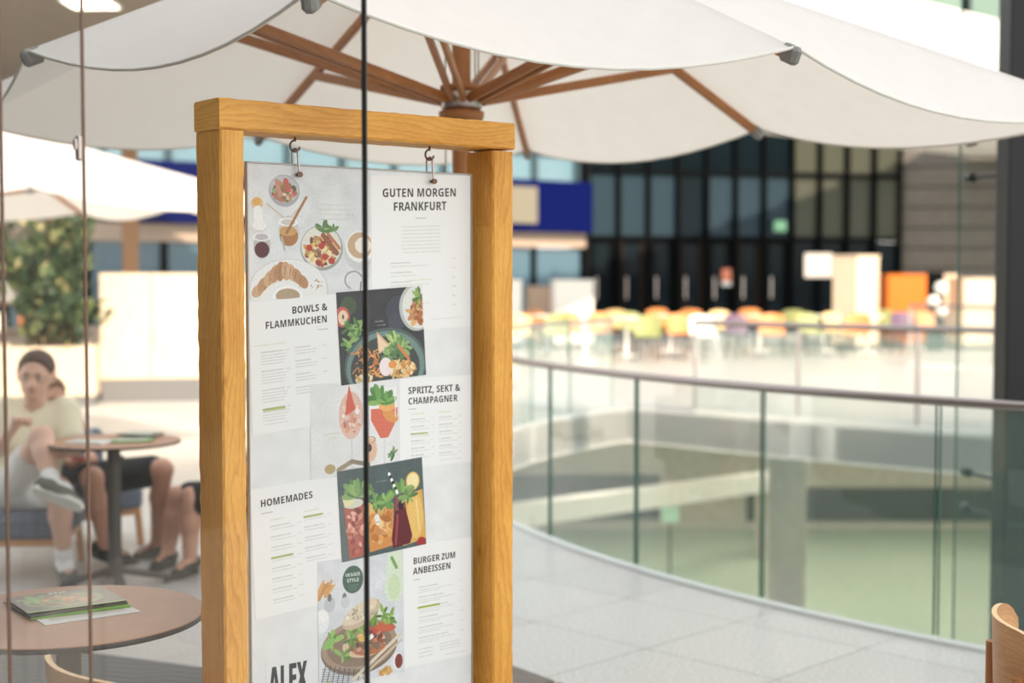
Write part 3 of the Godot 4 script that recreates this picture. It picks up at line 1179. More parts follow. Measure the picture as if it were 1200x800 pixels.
func menu_stand() -> void:
	var a := on(257.4, 114, 2.0)
	stand_at = Vector3(a.x, 0, a.z)
	var b := thing("menu_stand", "rough oak beam frame holding a hanging menu board", "stand", stand_at, stand_turn)
	var X := Vector3.RIGHT
	var Y := Vector3.UP
	var Z := Vector3.BACK
	var t := 0.12
	var s := S()
	timber(s, Vector3(0.031, 0.0, -t / 2), Y, X, Z, Vector3(1.928, 0.062, t), 3)
	part("post", s, M.oak, b)
	s = S()
	timber(s, Vector3(STAND_W - 0.036, 0.0, -t / 2), Y, X, Z, Vector3(1.924, 0.072, t - 0.004), 8)
	part("post", s, M.oak2, b)
	s = S()
	timber(s, Vector3(-0.002, 1.9645, -t / 2), X, Y, Z, Vector3(STAND_W + 0.003, 0.071, t + 0.003), 15, 0.0009)
	part("top_beam", s, M.oak3, b)
	s = S()
	timber(s, Vector3(0.063, 0.045, -t / 2), X, Y, Z, Vector3(STAND_W - 0.136, 0.075, t - 0.01), 19)
	part("bottom_beam", s, M.oak, b)
	# two screw hooks in the top beam
	for x in [0.2335, 0.6375]:
		s = S()
		var pts := [Vector3(x, 1.94, -0.06), Vector3(x, 1.921, -0.06)]
		for k in 14:
			var an := deg_to_rad(80.0 + k * 21.0)
			pts.append(Vector3(x + cos(an) * 0.0135, 1.907 + sin(an) * 0.0135, -0.06))
		tube(s, pts, 0.0026, 8)
		part("screw_hook", s, M.bronze, b)

func menu_board() -> void:
	var x0 := 0.0991
	var top := 1.8637
	var base := stand_at + Basis(Vector3.UP, stand_turn) * Vector3(x0, top - 1.45, -0.06)
	var W := 677.0
	var H := 1450.0
	var b := thing("menu_board", "white menu board with food photographs hanging in the oak frame", "menu", base, stand_turn)
	var s := S()
	cbox(s, Vector3(W / 2000.0, H / 2000.0, -0.004), Vector3(W / 1000.0, H / 1000.0, 0.008), 0.001)
	part("panel", s, mat(Color(0.84, 0.85, 0.85), 0.35), b)
	s = S()
	for e in [[0.002, H / 2000.0, 0.004, H / 1000.0], [W / 1000.0 - 0.002, H / 2000.0, 0.004, H / 1000.0], [W / 2000.0, H / 1000.0 - 0.002, W / 1000.0, 0.004], [W / 2000.0, 0.002, W / 1000.0, 0.004]]:
		cbox(s, Vector3(e[0], e[1], 0.001), Vector3(e[2], e[3], 0.006), 0.001)
	part("rim", s, mat(Color(0.66, 0.65, 0.63), 0.3, 0.3), b)
	var ink := Color(0.20, 0.155, 0.165)
	var paper := Color(0.925, 0.925, 0.915)
	var grey := Color(0.45, 0.44, 0.44)
	var lime := Color(0.66, 0.72, 0.38)
	var r := RandomNumberGenerator.new()
	r.seed = 4
	var K := 1.5
	# the print under the cards
	var bg := Pic.new(W, H, 0.6, Color(0.89, 0.892, 0.887), self)
	bg.mottle(2, 0.03, 0.02)
	sheet(b, "ground_print", bg, 4, 4, W - 8, H - 8, H, 0)
	var logo := Pic.new(130, 130, K, Color(0.89, 0.892, 0.887), self)
	for q in [-1.2, 0.0, 1.2]:
		logo.text("ALEX", 9 + q, 92, 106, 40, Color(0.17, 0.17, 0.18), false, 2.3)
	sheet(b, "name_card", logo, 42, 1200, 130, 130, H, 1)
	# breakfast photograph
	var p := Pic.new(353, 326, K, Color(0.86, 0.872, 0.878), self)
	p.mottle(5, 0.05, 0.008)
	p.ell(100, 62, 43, 39, Color(0.66, 0.67, 0.69))
	p.ell(100, 58, 39, 33, Color(0.76, 0.76, 0.76))
	p.heap(100, 62, 31, 24, 60, [Color(0.80, 0.30, 0.22), Color(0.45, 0.60, 0.30), Color(0.55, 0.42, 0.30), Color(0.86, 0.78, 0.62), Color(0.85, 0.45, 0.33)], 8, r)
	p.line(80, 40, 88, 72, 13, Color(0.80, 0.55, 0.45)); p.line(104, 38, 112, 60, 14, Color(0.83, 0.35, 0.27))
	p.ell(25, 95, 16, 15, Color(0.90, 0.72, 0.50)); p.ell(24, 90, 11, 9, Color(0.92, 0.66, 0.25))
	p.line(27, 112, 30, 148, 24, Color(0.93, 0.93, 0.92)); p.ell(31, 152, 21, 11, Color(0.82, 0.82, 0.82)); p.ell(31, 149, 20, 10, Color(0.93, 0.93, 0.92))
	p.line(52, 95, 108, 135, 4, Color(0.80, 0.74, 0.64)); p.line(108, 135, 150, 95, 4, Color(0.82, 0.76, 0.66))
	p.ell(112, 160, 28, 38, Color(0.80, 0.78, 0.74)); p.ell(112, 172, 26, 24, Color(0.70, 0.46, 0.22)); p.ell(110, 160, 24, 12, Color(0.82, 0.60, 0.32))
	p.ring(110, 138, 24, 9, 3, Color(0.93, 0.93, 0.93)); p.line(162, 76, 106, 164, 7, Color(0.66, 0.44, 0.28))
	p.line(92, 176, 100, 205, 6, Color(0.70, 0.70, 0.70))
	p.ell(37, 196, 23, 32, Color(0.74, 0.72, 0.72)); p.ell(37, 206, 20, 19, Color(0.38, 0.12, 0.15)); p.ring(36, 175, 22, 9, 2.5, Color(0.92, 0.92, 0.92))
	p.ell(206, 200, 62, 56, Color(0.62, 0.63, 0.58)); p.ell(205, 197, 58, 51, Color(0.88, 0.87, 0.82))
	p.heap(205, 205, 46, 36, 110, [Color(0.90, 0.72, 0.34), Color(0.86, 0.60, 0.28), Color(0.78, 0.26, 0.18), Color(0.93, 0.82, 0.50), Color(0.50, 0.30, 0.18)], 9, r)
	p.line(210, 168, 250, 212, 13, Color(0.62, 0.34, 0.22)); p.line(222, 162, 258, 200, 8, Color(0.75, 0.45, 0.30))
	for q in [[170, 200], [205, 195], [215, 222], [235, 232]]:
		p.ell(q[0], q[1], 9, 8, Color(0.80, 0.22, 0.15))
	p.leaves(212, 160, 34, 16, Color(0.36, 0.52, 0.26), r, true); p.leaves(236, 158, 24, 10, Color(0.40, 0.58, 0.28), r, true)
	p.ell(318, 210, 46, 46, Color(0.80, 0.81, 0.80)); p.ell(320, 195, 44, 40, Color(0.94, 0.93, 0.91)); p.ell(320, 192, 38, 33, Color(0.80, 0.66, 0.50)); p.ell(328, 192, 24, 20, Color(0.95, 0.91, 0.85))
	p.ell(112, 305, 112, 78, Color(0.80, 0.81, 0.81)); p.ell(112, 303, 108, 74, Color(0.91, 0.91, 0.90))
	for k in 9:
		var q := k / 8.0
		p.ell(lerpf(25, 150, q), 305 - 48 * sin(q * PI * 0.85) , 13, 24 - 9 * absf(q - 0.5), Color(0.72, 0.50, 0.32).lerp(Color(0.86, 0.70, 0.52), r.randf()), lerpf(0.9, -0.7, q))
		p.line(lerpf(28, 146, q), 296 - 50 * sin(q * PI * 0.85), lerpf(30, 140, q), 318 - 44 * sin(q * PI * 0.85), 2.5, Color(0.58, 0.36, 0.22), 1.0, 0.7)
	p.ell(108, 320, 42, 26, Color(0.95, 0.95, 0.94)); p.ell(108, 318, 34, 18, Color(0.70, 0.60, 0.46))
	p.heap(190, 290, 18, 12, 14, [Color(0.80, 0.65, 0.45)], 3, r)
	for k in 5:
		p.words(190 + (k % 2) * 8, 92 + k * 12 + (10 if k == 4 else 0), 110 - (k % 2) * 22, 2.4, Color(0.70, 0.76, 0.55), 0.75, r)
	p.ring(300, 280, 26, 22, 4, Color(0.62, 0.62, 0.63)); p.ell(312, 290, 24, 20, Color(0.87, 0.878, 0.88)); p.line(322, 285, 318, 326, 4, Color(0.5, 0.5, 0.5))
	p.soften()
	sheet(b, "photo_print", p, 4, 4, 349, 322, H, 1)
	# GUTEN MORGEN FRANKFURT
	p = Pic.new(324, 408, K, paper, self)
	p.text("GUTEN MORGEN", 34, 56, 243, 23, ink)
	p.text("FRANKFURT", 68, 92, 175, 23, ink)
	p.line(140, 112, 175, 112, 1, grey)
	for k in 8:
		p.words(96 + (4 if k == 7 else 0), 134 + k * 9.6, 126, 2.3, grey, 0.42, r)
	var yy := 228.0
	for k in 6:
		p.words(60, yy, 66, 2.5, ink, 0.42, r)
		p.words(60, yy + 9, 126 if k % 2 == 0 else 82, 2.2, grey, 0.42, r)
		p.words(262, yy - 6, 12, 2.6, grey, 0.5, r)
		if k == 2:
			p.words(120, yy - 3, 70, 2.4, lime, 0.7, r)
		yy += 25
	p.words(190, 382, 110, 2.0, grey, 0.3, r)
	sheet(b, "menu_card", p, 355, 11, 317, 400, H, 1, 0.042, 0.0)
	# BOWLS & FLAMMKUCHEN
	p = Pic.new(262, 322, K, paper, self)
	p.text("BOWLS &", 121, 38, 105, 19, ink)
	p.text("FLAMMKUCHEN", 44, 68, 181, 19, ink)
	p.line(195, 84, 226, 84, 1, grey)
	p.words(10, 106, 92, 2.6, lime, 0.6, r)
	for k in 4:
		var y := 124.0 + k * 46
		if k == 3:
			p.line(34, y + 2, 92, y + 2, 7, lime, 7, 0.8)
		p.words(30, y, 66, 2.5, ink, 0.42, r)
		p.words(102, y, 10, 2.4, grey, 0.5, r)
		for q in 4:
			p.words(30, y + 8 + q * 7, 76 - q * 4, 2.2, grey, 0.45, r)
	for k in 4:
		var y := 122.0 + k * 33
		p.words(128, y, 44, 2.5, ink, 0.42, r)
		p.words(208, y + 2, 12, 2.4, grey, 0.5, r)
		for q in 2:
			p.words(128, y + 8 + q * 7, 64 - q * 6, 2.2, grey, 0.45, r)
	p.words(34, 300, 74, 2.0, grey, 0.4, r)
	sheet(b, "menu_card", p, 7, 324, 254, 318, H, 2, 0.075, 0.024)
	# bowl photograph on dark slate
	p = Pic.new(266, 234, K, Color(0.20, 0.21, 0.225), self)
	p.mottle(9, 0.03, 0.01)
	p.ell(190, 62, 42, 42, Color(0.24, 0.25, 0.31)); p.ell(175, 92, 22, 30, Color(0.27, 0.28, 0.34))
	p.ell(246, 54, 56, 62, Color(0.72, 0.74, 0.72)); p.ell(250, 54, 50, 56, Color(0.86, 0.87, 0.84))
	p.heap(254, 66, 34, 36, 60, [Color(0.83, 0.50, 0.22), Color(0.75, 0.40, 0.20), Color(0.88, 0.66, 0.36)], 10, r)
	p.leaves(255, 30, 30, 14, Color(0.42, 0.58, 0.25), r)
	p.ell(34, 36, 24, 24, Color(0.26, 0.33, 0.22)); p.ell(14, 62, 22, 26, Color(0.83, 0.36, 0.30)); p.ell(16, 64, 15, 19, Color(0.93, 0.80, 0.66)); p.ell(16, 62, 3, 6, Color(0.45, 0.3, 0.2))
	for q in [[30, 92], [52, 84], [44, 112], [28, 128], [64, 96], [36, 140]]:
		p.leaves(q[0], q[1], 26, 10, Color(0.42, 0.62, 0.30), r)
	p.words(112, 82, 30, 2.6, Color.WHITE, 0.8, r); p.words(118, 92, 26, 2.6, Color.WHITE, 0.8, r)
	p.ell(140, 196, 128, 96, Color(0.30, 0.38, 0.36)); p.ell(140, 200, 122, 92, Color(0.42, 0.54, 0.51)); p.ell(138, 204, 108, 82, Color(0.24, 0.27, 0.25))
	for k in 70:
		var cx := r.randf_range(50, 118); var cy := r.randf_range(150, 222)
		p.line(cx, cy, cx + r.randf_range(-22, 22), cy + r.randf_range(-14, 14), 3, Color(0.88, 0.48, 0.18).lerp(Color(0.95, 0.68, 0.34), r.randf()))
	p.heap(185, 212, 46, 22, 70, [Color(0.90, 0.68, 0.32), Color(0.84, 0.52, 0.24), Color(0.96, 0.82, 0.56)], 9, r)
	p.heap(70, 222, 26, 10, 24, [Color(0.88, 0.84, 0.66), Color(0.85, 0.62, 0.30)], 8, r)
	p.poly([Vector2(116, 108), Vector2(160, 150), Vector2(118, 166)], Color(0.86, 0.70, 0.52)); p.poly([Vector2(118, 116), Vector2(152, 150), Vector2(120, 160)], Color(0.92, 0.80, 0.64))
	p.leaves(165, 140, 34, 22, Color(0.62, 0.75, 0.42), r); p.leaves(190, 158, 40, 26, Color(0.42, 0.58, 0.32), r); p.leaves(150, 172, 30, 16, Color(0.40, 0.56, 0.34), r)
	p.line(182, 150, 212, 186, 9, Color(0.85, 0.50, 0.28)); p.ell(138, 200, 20, 24, Color(0.93, 0.86, 0.86)); p.ell(160, 196, 13, 10, Color(0.92, 0.58, 0.24))
	p.soften()
	sheet(b, "photo_print", p, 255, 304, 262, 232, H, 4, 0.058, 0.058)
	# two spritz glasses
	p = Pic.new(268, 236, K, Color(0.872, 0.876, 0.87), self)
	p.mottle(13, 0.025, 0.008)
	p.ell(118, 76, 40, 74, Color(0.90, 0.89, 0.88)); p.ell(118, 84, 36, 60, Color(0.90, 0.72, 0.64)); p.heap(118, 92, 28, 44, 40, [Color(0.94, 0.80, 0.72), Color(0.88, 0.58, 0.46), Color(0.95, 0.88, 0.84)], 9, r)
	p.poly([Vector2(112, 6), Vector2(132, 70), Vector2(100, 84)], Color(0.88, 0.38, 0.28)); p.line(119, 138, 120, 216, 4, Color(0.80, 0.80, 0.80)); p.ell(120, 222, 34, 6, Color(0.78, 0.77, 0.74))
	p.poly([Vector2(178, 18), Vector2(258, 18), Vector2(262, 96), Vector2(232, 150), Vector2(206, 150), Vector2(176, 96)], Color(0.90, 0.90, 0.89)); p.poly([Vector2(178, 72), Vector2(261, 72), Vector2(260, 100), Vector2(231, 148), Vector2(207, 148), Vector2(178, 100)], Color(0.89, 0.42, 0.32))
	p.ell(238, 92, 26, 15, Color(0.90, 0.58, 0.28), 0.5); p.ell(228, 66, 26, 14, Color(0.93, 0.66, 0.36)); p.leaves(206, 58, 52, 20, Color(0.32, 0.56, 0.24), r, true); p.leaves(226, 54, 34, 12, Color(0.40, 0.62, 0.30), r, true)
	p.line(219, 150, 219, 215, 4, Color(0.82, 0.82, 0.82)); p.line(252, 24, 254, 96, 5, Color(0.96, 0.94, 0.93), 4, 0.7)
	p.ell(176, 176, 20, 30, Color(0.88, 0.70, 0.58)); p.ring(176, 150, 14, 8, 3, Color(0.78, 0.60, 0.42)); p.ell(172, 170, 8, 10, Color(0.30, 0.25, 0.22))
	p.ell(55, 214, 16, 12, Color(0.72, 0.62, 0.42)); p.line(80, 218, 120, 200, 12, Color(0.62, 0.56, 0.44)); p.line(120, 200, 170, 212, 11, Color(0.56, 0.50, 0.40)); p.words(38, 126, 48, 2.4, lime, 0.7, r); p.words(56, 136, 20, 2.2, lime, 0.6, r)
	p.leaves(250, 190, 24, 8, Color(0.3, 0.45, 0.28), r)
	p.soften()
	sheet(b, "photo_print", p, 172, 536, 268, 236, H, 3)
	# SPRITZ, SEKT & CHAMPAGNER
	p = Pic.new(237, 236, K, paper, self)
	p.text("SPRITZ, SEKT &", 27, 41, 173, 18, ink)
	p.text("CHAMPAGNER", 27, 68, 164, 18, ink)
	p.line(28, 80, 52, 80, 1, grey)
	for col in 2:
		p.words(36 + col * 92, 94, 42, 2.6, lime, 0.7, r)
		for k in 6:
			var y := 108.0 + k * 19
			if k == 2 and col == 0:
				p.line(36, y, 90, y, 5, lime, 5, 0.7)
			p.words(36 + col * 92, y, 44, 2.5, ink, 0.42, r)
			p.words(36 + col * 92, y + 7, 62, 2.0, grey, 0.4, r)
			p.words(104 + col * 92, y, 8, 2.2, grey, 0.4, r)
	p.words(130, 222, 76, 1.8, grey, 0.35, r)
	sheet(b, "menu_card", p, 440, 536, 233, 234, H, 2)
	# HOMEMADES
	p = Pic.new(258, 318, K, paper, self)
	p.text("HOMEMADES", 26, 46, 152, 19, ink)
	p.line(27, 62, 60, 62, 1, grey)
	for col in 2:
		p.words(52 + col * 98, 82 - col * 6, 44, 2.6, lime, 0.7, r)
		for k in (8 if col == 0 else 5):
			var y := 98.0 + k * 26 - col * 8
			if (k == 3 and col == 0) or (k == 0 and col == 1):
				p.line(52 + col * 98, y, 112 + col * 90, y, 6, lime, 6, 0.8)
			p.words(52 + col * 98, y, 58, 2.5, ink, 0.42, r)
			p.words(52 + col * 98, y + 8, 68, 2.2, grey, 0.42, r)
			p.words(128 + col * 90, y + 3, 13, 2.2, grey, 0.4, r)
	sheet(b, "menu_card", p, 9, 774, 250, 314, H, 2, 0.056, 0.036)
	# four homemade drinks
	p = Pic.new(266, 232, K, Color(0.30, 0.37, 0.37), self)
	p.mottle(17, 0.03, 0.012)
	p.poly([Vector2(14, 86), Vector2(78, 86), Vector2(70, 226), Vector2(24, 228)], Color(0.72, 0.30, 0.24)); p.heap(46, 150, 24, 66, 70, [Color(0.80, 0.38, 0.30), Color(0.60, 0.20, 0.18), Color(0.90, 0.58, 0.48)], 10, r)
	p.ell(44, 88, 30, 12, Color(0.80, 0.82, 0.74)); p.ell(30, 74, 18, 18, Color(0.88, 0.86, 0.62)); p.leaves(56, 70, 54, 22, Color(0.45, 0.62, 0.34), r, true)
	p.poly([Vector2(76, 116), Vector2(168, 108), Vector2(160, 216), Vector2(86, 222)], Color(0.86, 0.55, 0.24)); p.heap(122, 160, 34, 44, 40, [Color(0.92, 0.64, 0.30), Color(0.80, 0.46, 0.18), Color(0.93, 0.74, 0.44)], 14, r)
	p.leaves(140, 100, 40, 20, Color(0.40, 0.60, 0.28), r); p.leaves(112, 96, 30, 12, Color(0.46, 0.64, 0.32), r); p.ell(88, 110, 14, 18, Color(0.90, 0.72, 0.40))
	p.poly([Vector2(204, 92), Vector2(262, 84), Vector2(266, 216), Vector2(190, 224)], Color(0.89, 0.66, 0.28)); p.ell(234, 150, 26, 60, Color(0.93, 0.74, 0.36)); p.ell(232, 58, 22, 24, Color(0.95, 0.88, 0.62)); p.ring(232, 58, 20, 22, 4, Color(0.93, 0.74, 0.36))
	p.poly([Vector2(170, 92), Vector2(204, 88), Vector2(206, 130), Vector2(222, 200), Vector2(214, 220), Vector2(160, 224), Vector2(156, 200), Vector2(170, 132)], Color(0.42, 0.08, 0.13)); p.poly([Vector2(172, 92), Vector2(203, 88), Vector2(204, 124), Vector2(171, 128)], Color(0.55, 0.30, 0.33)); p.line(178, 140, 168, 214, 7, Color(0.66, 0.24, 0.26)); p.ell(190, 116, 9, 11, Color(0.16, 0.05, 0.08))
	p.leaves(196, 82, 40, 20, Color(0.45, 0.64, 0.30), r, true); p.leaves(214, 96, 34, 14, Color(0.50, 0.66, 0.34), r)
	for k in 7:
		p.line(158 + k * 3.4, 28 + k * 8, 160 + k * 3.4, 33 + k * 8, 8, Color.WHITE if k % 2 == 0 else Color(0.12, 0.12, 0.12))
	p.line(113, 134, 116, 148, 16, Color(0.90, 0.88, 0.84)); p.words(108, 148, 14, 3, Color(0.3, 0.2, 0.2), 0.8, r); p.words(116, 44, 36, 2.2, Color.WHITE, 0.5, r)
	p.ell(250, 222, 14, 12, Color(0.72, 0.16, 0.14)); p.line(240, 110, 246, 190, 6, Color(0.97, 0.85, 0.55), 5, 0.7)
	p.soften()
	sheet(b, "photo_print", p, 254, 751, 262, 230, H, 4, 0.058, 0.058)
	# burger photograph
	p = Pic.new(260, 318, K, Color(0.835, 0.848, 0.86), self)
	p.mottle(23, 0.05, 0.01)
	for k in 16:
		var x := r.randf_range(0, 34)
		p.line(x - 6, r.randf_range(82, 100), x + r.randf_range(4, 16), r.randf_range(50, 72), 6, Color(0.90, 0.66, 0.34).lerp(Color(0.80, 0.52, 0.24), r.randf()))
	p.ell(34, 112, 16, 20, Color(0.74, 0.76, 0.77)); p.ell(34, 94, 6, 10, Color(0.42, 0.43, 0.44)); p.ell(78, 98, 6, 11, Color(0.42, 0.43, 0.44)); p.ell(80, 112, 13, 14, Color(0.78, 0.80, 0.81)); p.ell(10, 150, 22, 30, Color(0.90, 0.91, 0.91)); p.ell(10, 140, 20, 14, Color(0.94, 0.94, 0.92))
	p.poly([Vector2(212, 0), Vector2(256, 0), Vector2(258, 100), Vector2(246, 128), Vector2(212, 128), Vector2(200, 100)], Color(0.83, 0.88, 0.78)); p.line(224, 14, 238, 40, 9, Color(0.45, 0.65, 0.30)); p.ell(230, 90, 20, 34, Color(0.78, 0.86, 0.68))
	p.ell(122, 232, 116, 70, Color(0.52, 0.42, 0.34)); p.ell(122, 226, 114, 66, Color(0.66, 0.56, 0.46)); p.ell(122, 226, 98, 54, Color(0.56, 0.46, 0.37))
	for k in 9:
		p.line(20 + k * 14, 262 + k * 4, 4 + k * 16, 316, 2.4, Color(0.30, 0.30, 0.32)); p.line(10, 272 + k * 6, 120, 290 + k * 5, 2.0, Color(0.36, 0.36, 0.38), 2.0, 0.6)
	p.line(100, 312, 248, 216, 9, Color(0.86, 0.80, 0.70)); p.line(120, 314, 250, 232, 6, Color(0.80, 0.74, 0.64))
	p.ell(136, 226, 66, 34, Color(0.86, 0.74, 0.58)); p.ell(150, 238, 50, 18, Color(0.76, 0.44, 0.28)); p.heap(140, 222, 62, 22, 80, [Color(0.40, 0.30, 0.22), Color(0.55, 0.42, 0.30), Color(0.72, 0.52, 0.34), Color(0.80, 0.34, 0.22)], 9, r)
	p.ell(142, 208, 24, 11, Color(0.95, 0.94, 0.90)); p.ell(128, 210, 10, 9, Color(0.92, 0.72, 0.26)); p.heap(150, 190, 60, 14, 40, [Color(0.82, 0.34, 0.24), Color(0.90, 0.50, 0.36), Color(0.55, 0.18, 0.24)], 9, r); p.ell(200, 190, 34, 12, Color(0.83, 0.38, 0.26), 0.2)
	for q in [[96, 190], [116, 180], [96, 208], [170, 160], [196, 156], [214, 168], [150, 170]]:
		p.leaves(q[0], q[1], 30, 10, Color(0.46, 0.62, 0.24), r)
	p.leaves(40, 206, 44, 9, Color(0.48, 0.70, 0.26), r); p.leaves(70, 246, 36, 7, Color(0.50, 0.68, 0.30), r); p.ell(30, 210, 20, 11, Color(0.52, 0.74, 0.32), -0.5)
	p.ell(128, 148, 62, 28, Color(0.80, 0.70, 0.58), -0.42); p.ell(124, 142, 56, 22, Color(0.88, 0.80, 0.68), -0.42); p.heap(128, 146, 46, 16, 40, [Color(0.83, 0.74, 0.62), Color(0.93, 0.88, 0.78)], 6, r)
	p.ell(238, 286, 16, 24, Color(0.90, 0.90, 0.89)); p.ell(242, 286, 12, 19, Color(0.55, 0.24, 0.20)); p.heap(200, 306, 16, 10, 14, [Color(0.86, 0.62, 0.28)], 8, r); p.leaves(14, 310, 20, 8, Color(0.5, 0.7, 0.3), r)
	p.ell(104, 56, 31, 35, Color(0.13, 0.33, 0.27))
	p.text("VEGGIE", 82, 48, 45, 11.5, Color(0.95, 0.95, 0.93)); p.text("STYLE", 86, 63, 37, 11.5, Color(0.95, 0.95, 0.93))
	for k in 3:
		p.words(88 + k * 3, 71 + k * 6, 32 - k * 6, 1.8, Color(0.85, 0.9, 0.86), 0.7, r)
	p.soften()
	sheet(b, "photo_print", p, 190, 980, 260, 318, H, 3, -0.02, 0.01)
	# BURGER ZUM ANBEISSEN
	p = Pic.new(228, 320, K, paper, self)
	p.text("BURGER ZUM", 32, 49, 143, 20, ink)
	p.text("ANBEISSEN", 32, 76, 126, 20, ink)
	p.line(33, 90, 54, 90, 1, grey)
	for k in 6:
		var y := 112.0 + k * 27
		if k == 2:
			p.line(48, y, 118, y, 5.5, Color(0.62, 0.72, 0.24), 5.5, 0.9)
		p.words(50, y, 66 + (k % 3) * 16, 2.4, ink, 0.42, r)
		p.words(50, y + 8, 118, 2.0, grey, 0.42, r)
		p.words(50, y + 14, 70, 2.0, grey, 0.42, r)
		p.words(190, y + 1, 10, 2.2, grey, 0.4, r)
	for k in 3:
		p.words(50, 278 + k * 10, 50, 2.2, grey, 0.5, r)
		p.words(120, 274 + k * 8, 70, 2.2, grey, 0.45, r)
	p.words(140, 306, 70, 1.8, grey, 0.4, r)
	sheet(b, "menu_card", p, 449, 974, 224, 318, H, 2)
	# long shackles that carry the board
	for x in [0.2335, 0.6375]:
		var base2 := stand_at + Basis(Vector3.UP, stand_turn) * Vector3(x, 1.82, -0.06)
		var sh := thing("shackle", "long steel shackle hanging the menu board from a screw hook", "shackle", base2, stand_turn, "shackles of the menu board")
		s = S()
		var pts := []
		for k in 9:
			var an := PI * k / 8.0
			pts.append(Vector3(0, 0.0715 + sin(an) * 0.0085, cos(an) * 0.0125))
		tube(s, [Vector3(0.004, 0.018, 0.0125)] + pts + [Vector3(0.004, 0.018, -0.0165)], 0.003, 8)
		part("bow", s, M.steel, sh)
		s = S()
		tube(s, [Vector3(0.004, 0.018, -0.021), Vector3(0.004, 0.018, 0.018)], 0.0042, 8)
		tube(s, [Vector3(0.004, 0.018, 0.0125), Vector3(0.004, 0.018, 0.0185)], 0.0075, 6)
		part("bolt", s, M.bronze, sh)

# one printed card; rise and lean are the slopes of its top edge and its left edge
func sheet(b: Node3D, called: String, p: Pic, x: float, y: float, w: float, h: float, H: float, layer: int, rise := 0.0, lean := 0.0) -> void:
	var s := S()
	var z := 0.0004 + layer * 0.0005
	var q := []
	for e in [[0.0, 0.0], [1.0, 0.0], [1.0, 1.0], [0.0, 1.0]]:
		var px: float = x + e[0] * w + (e[1] - 0.5) * h * lean
		var py: float = y + e[1] * h - (e[0] - 0.5) * w * rise
		q.append(Vector3(px / 1000.0, (H - py) / 1000.0, z))
	quad(s, q[0], q[1], q[2], q[3], Vector3.BACK, Vector2(0, 0), Vector2(1, 0), Vector2(1, 1), Vector2(0, 1))
	var u := Vector2(0.002, 0.002)
	for k in 4:
		var a: Vector3 = q[k]
		var c: Vector3 = q[(k + 1) % 4]
		var o := (c - a).cross(Vector3.BACK)
		quad(s, a, c, Vector3(c.x, c.y, 0), Vector3(a.x, a.y, 0), -o, u, u, u, u)
	var m := mat(Color.WHITE, 0.42)
	m.albedo_texture = p.tex()
	m.texture_repeat = false
	part(called, s, m, b)

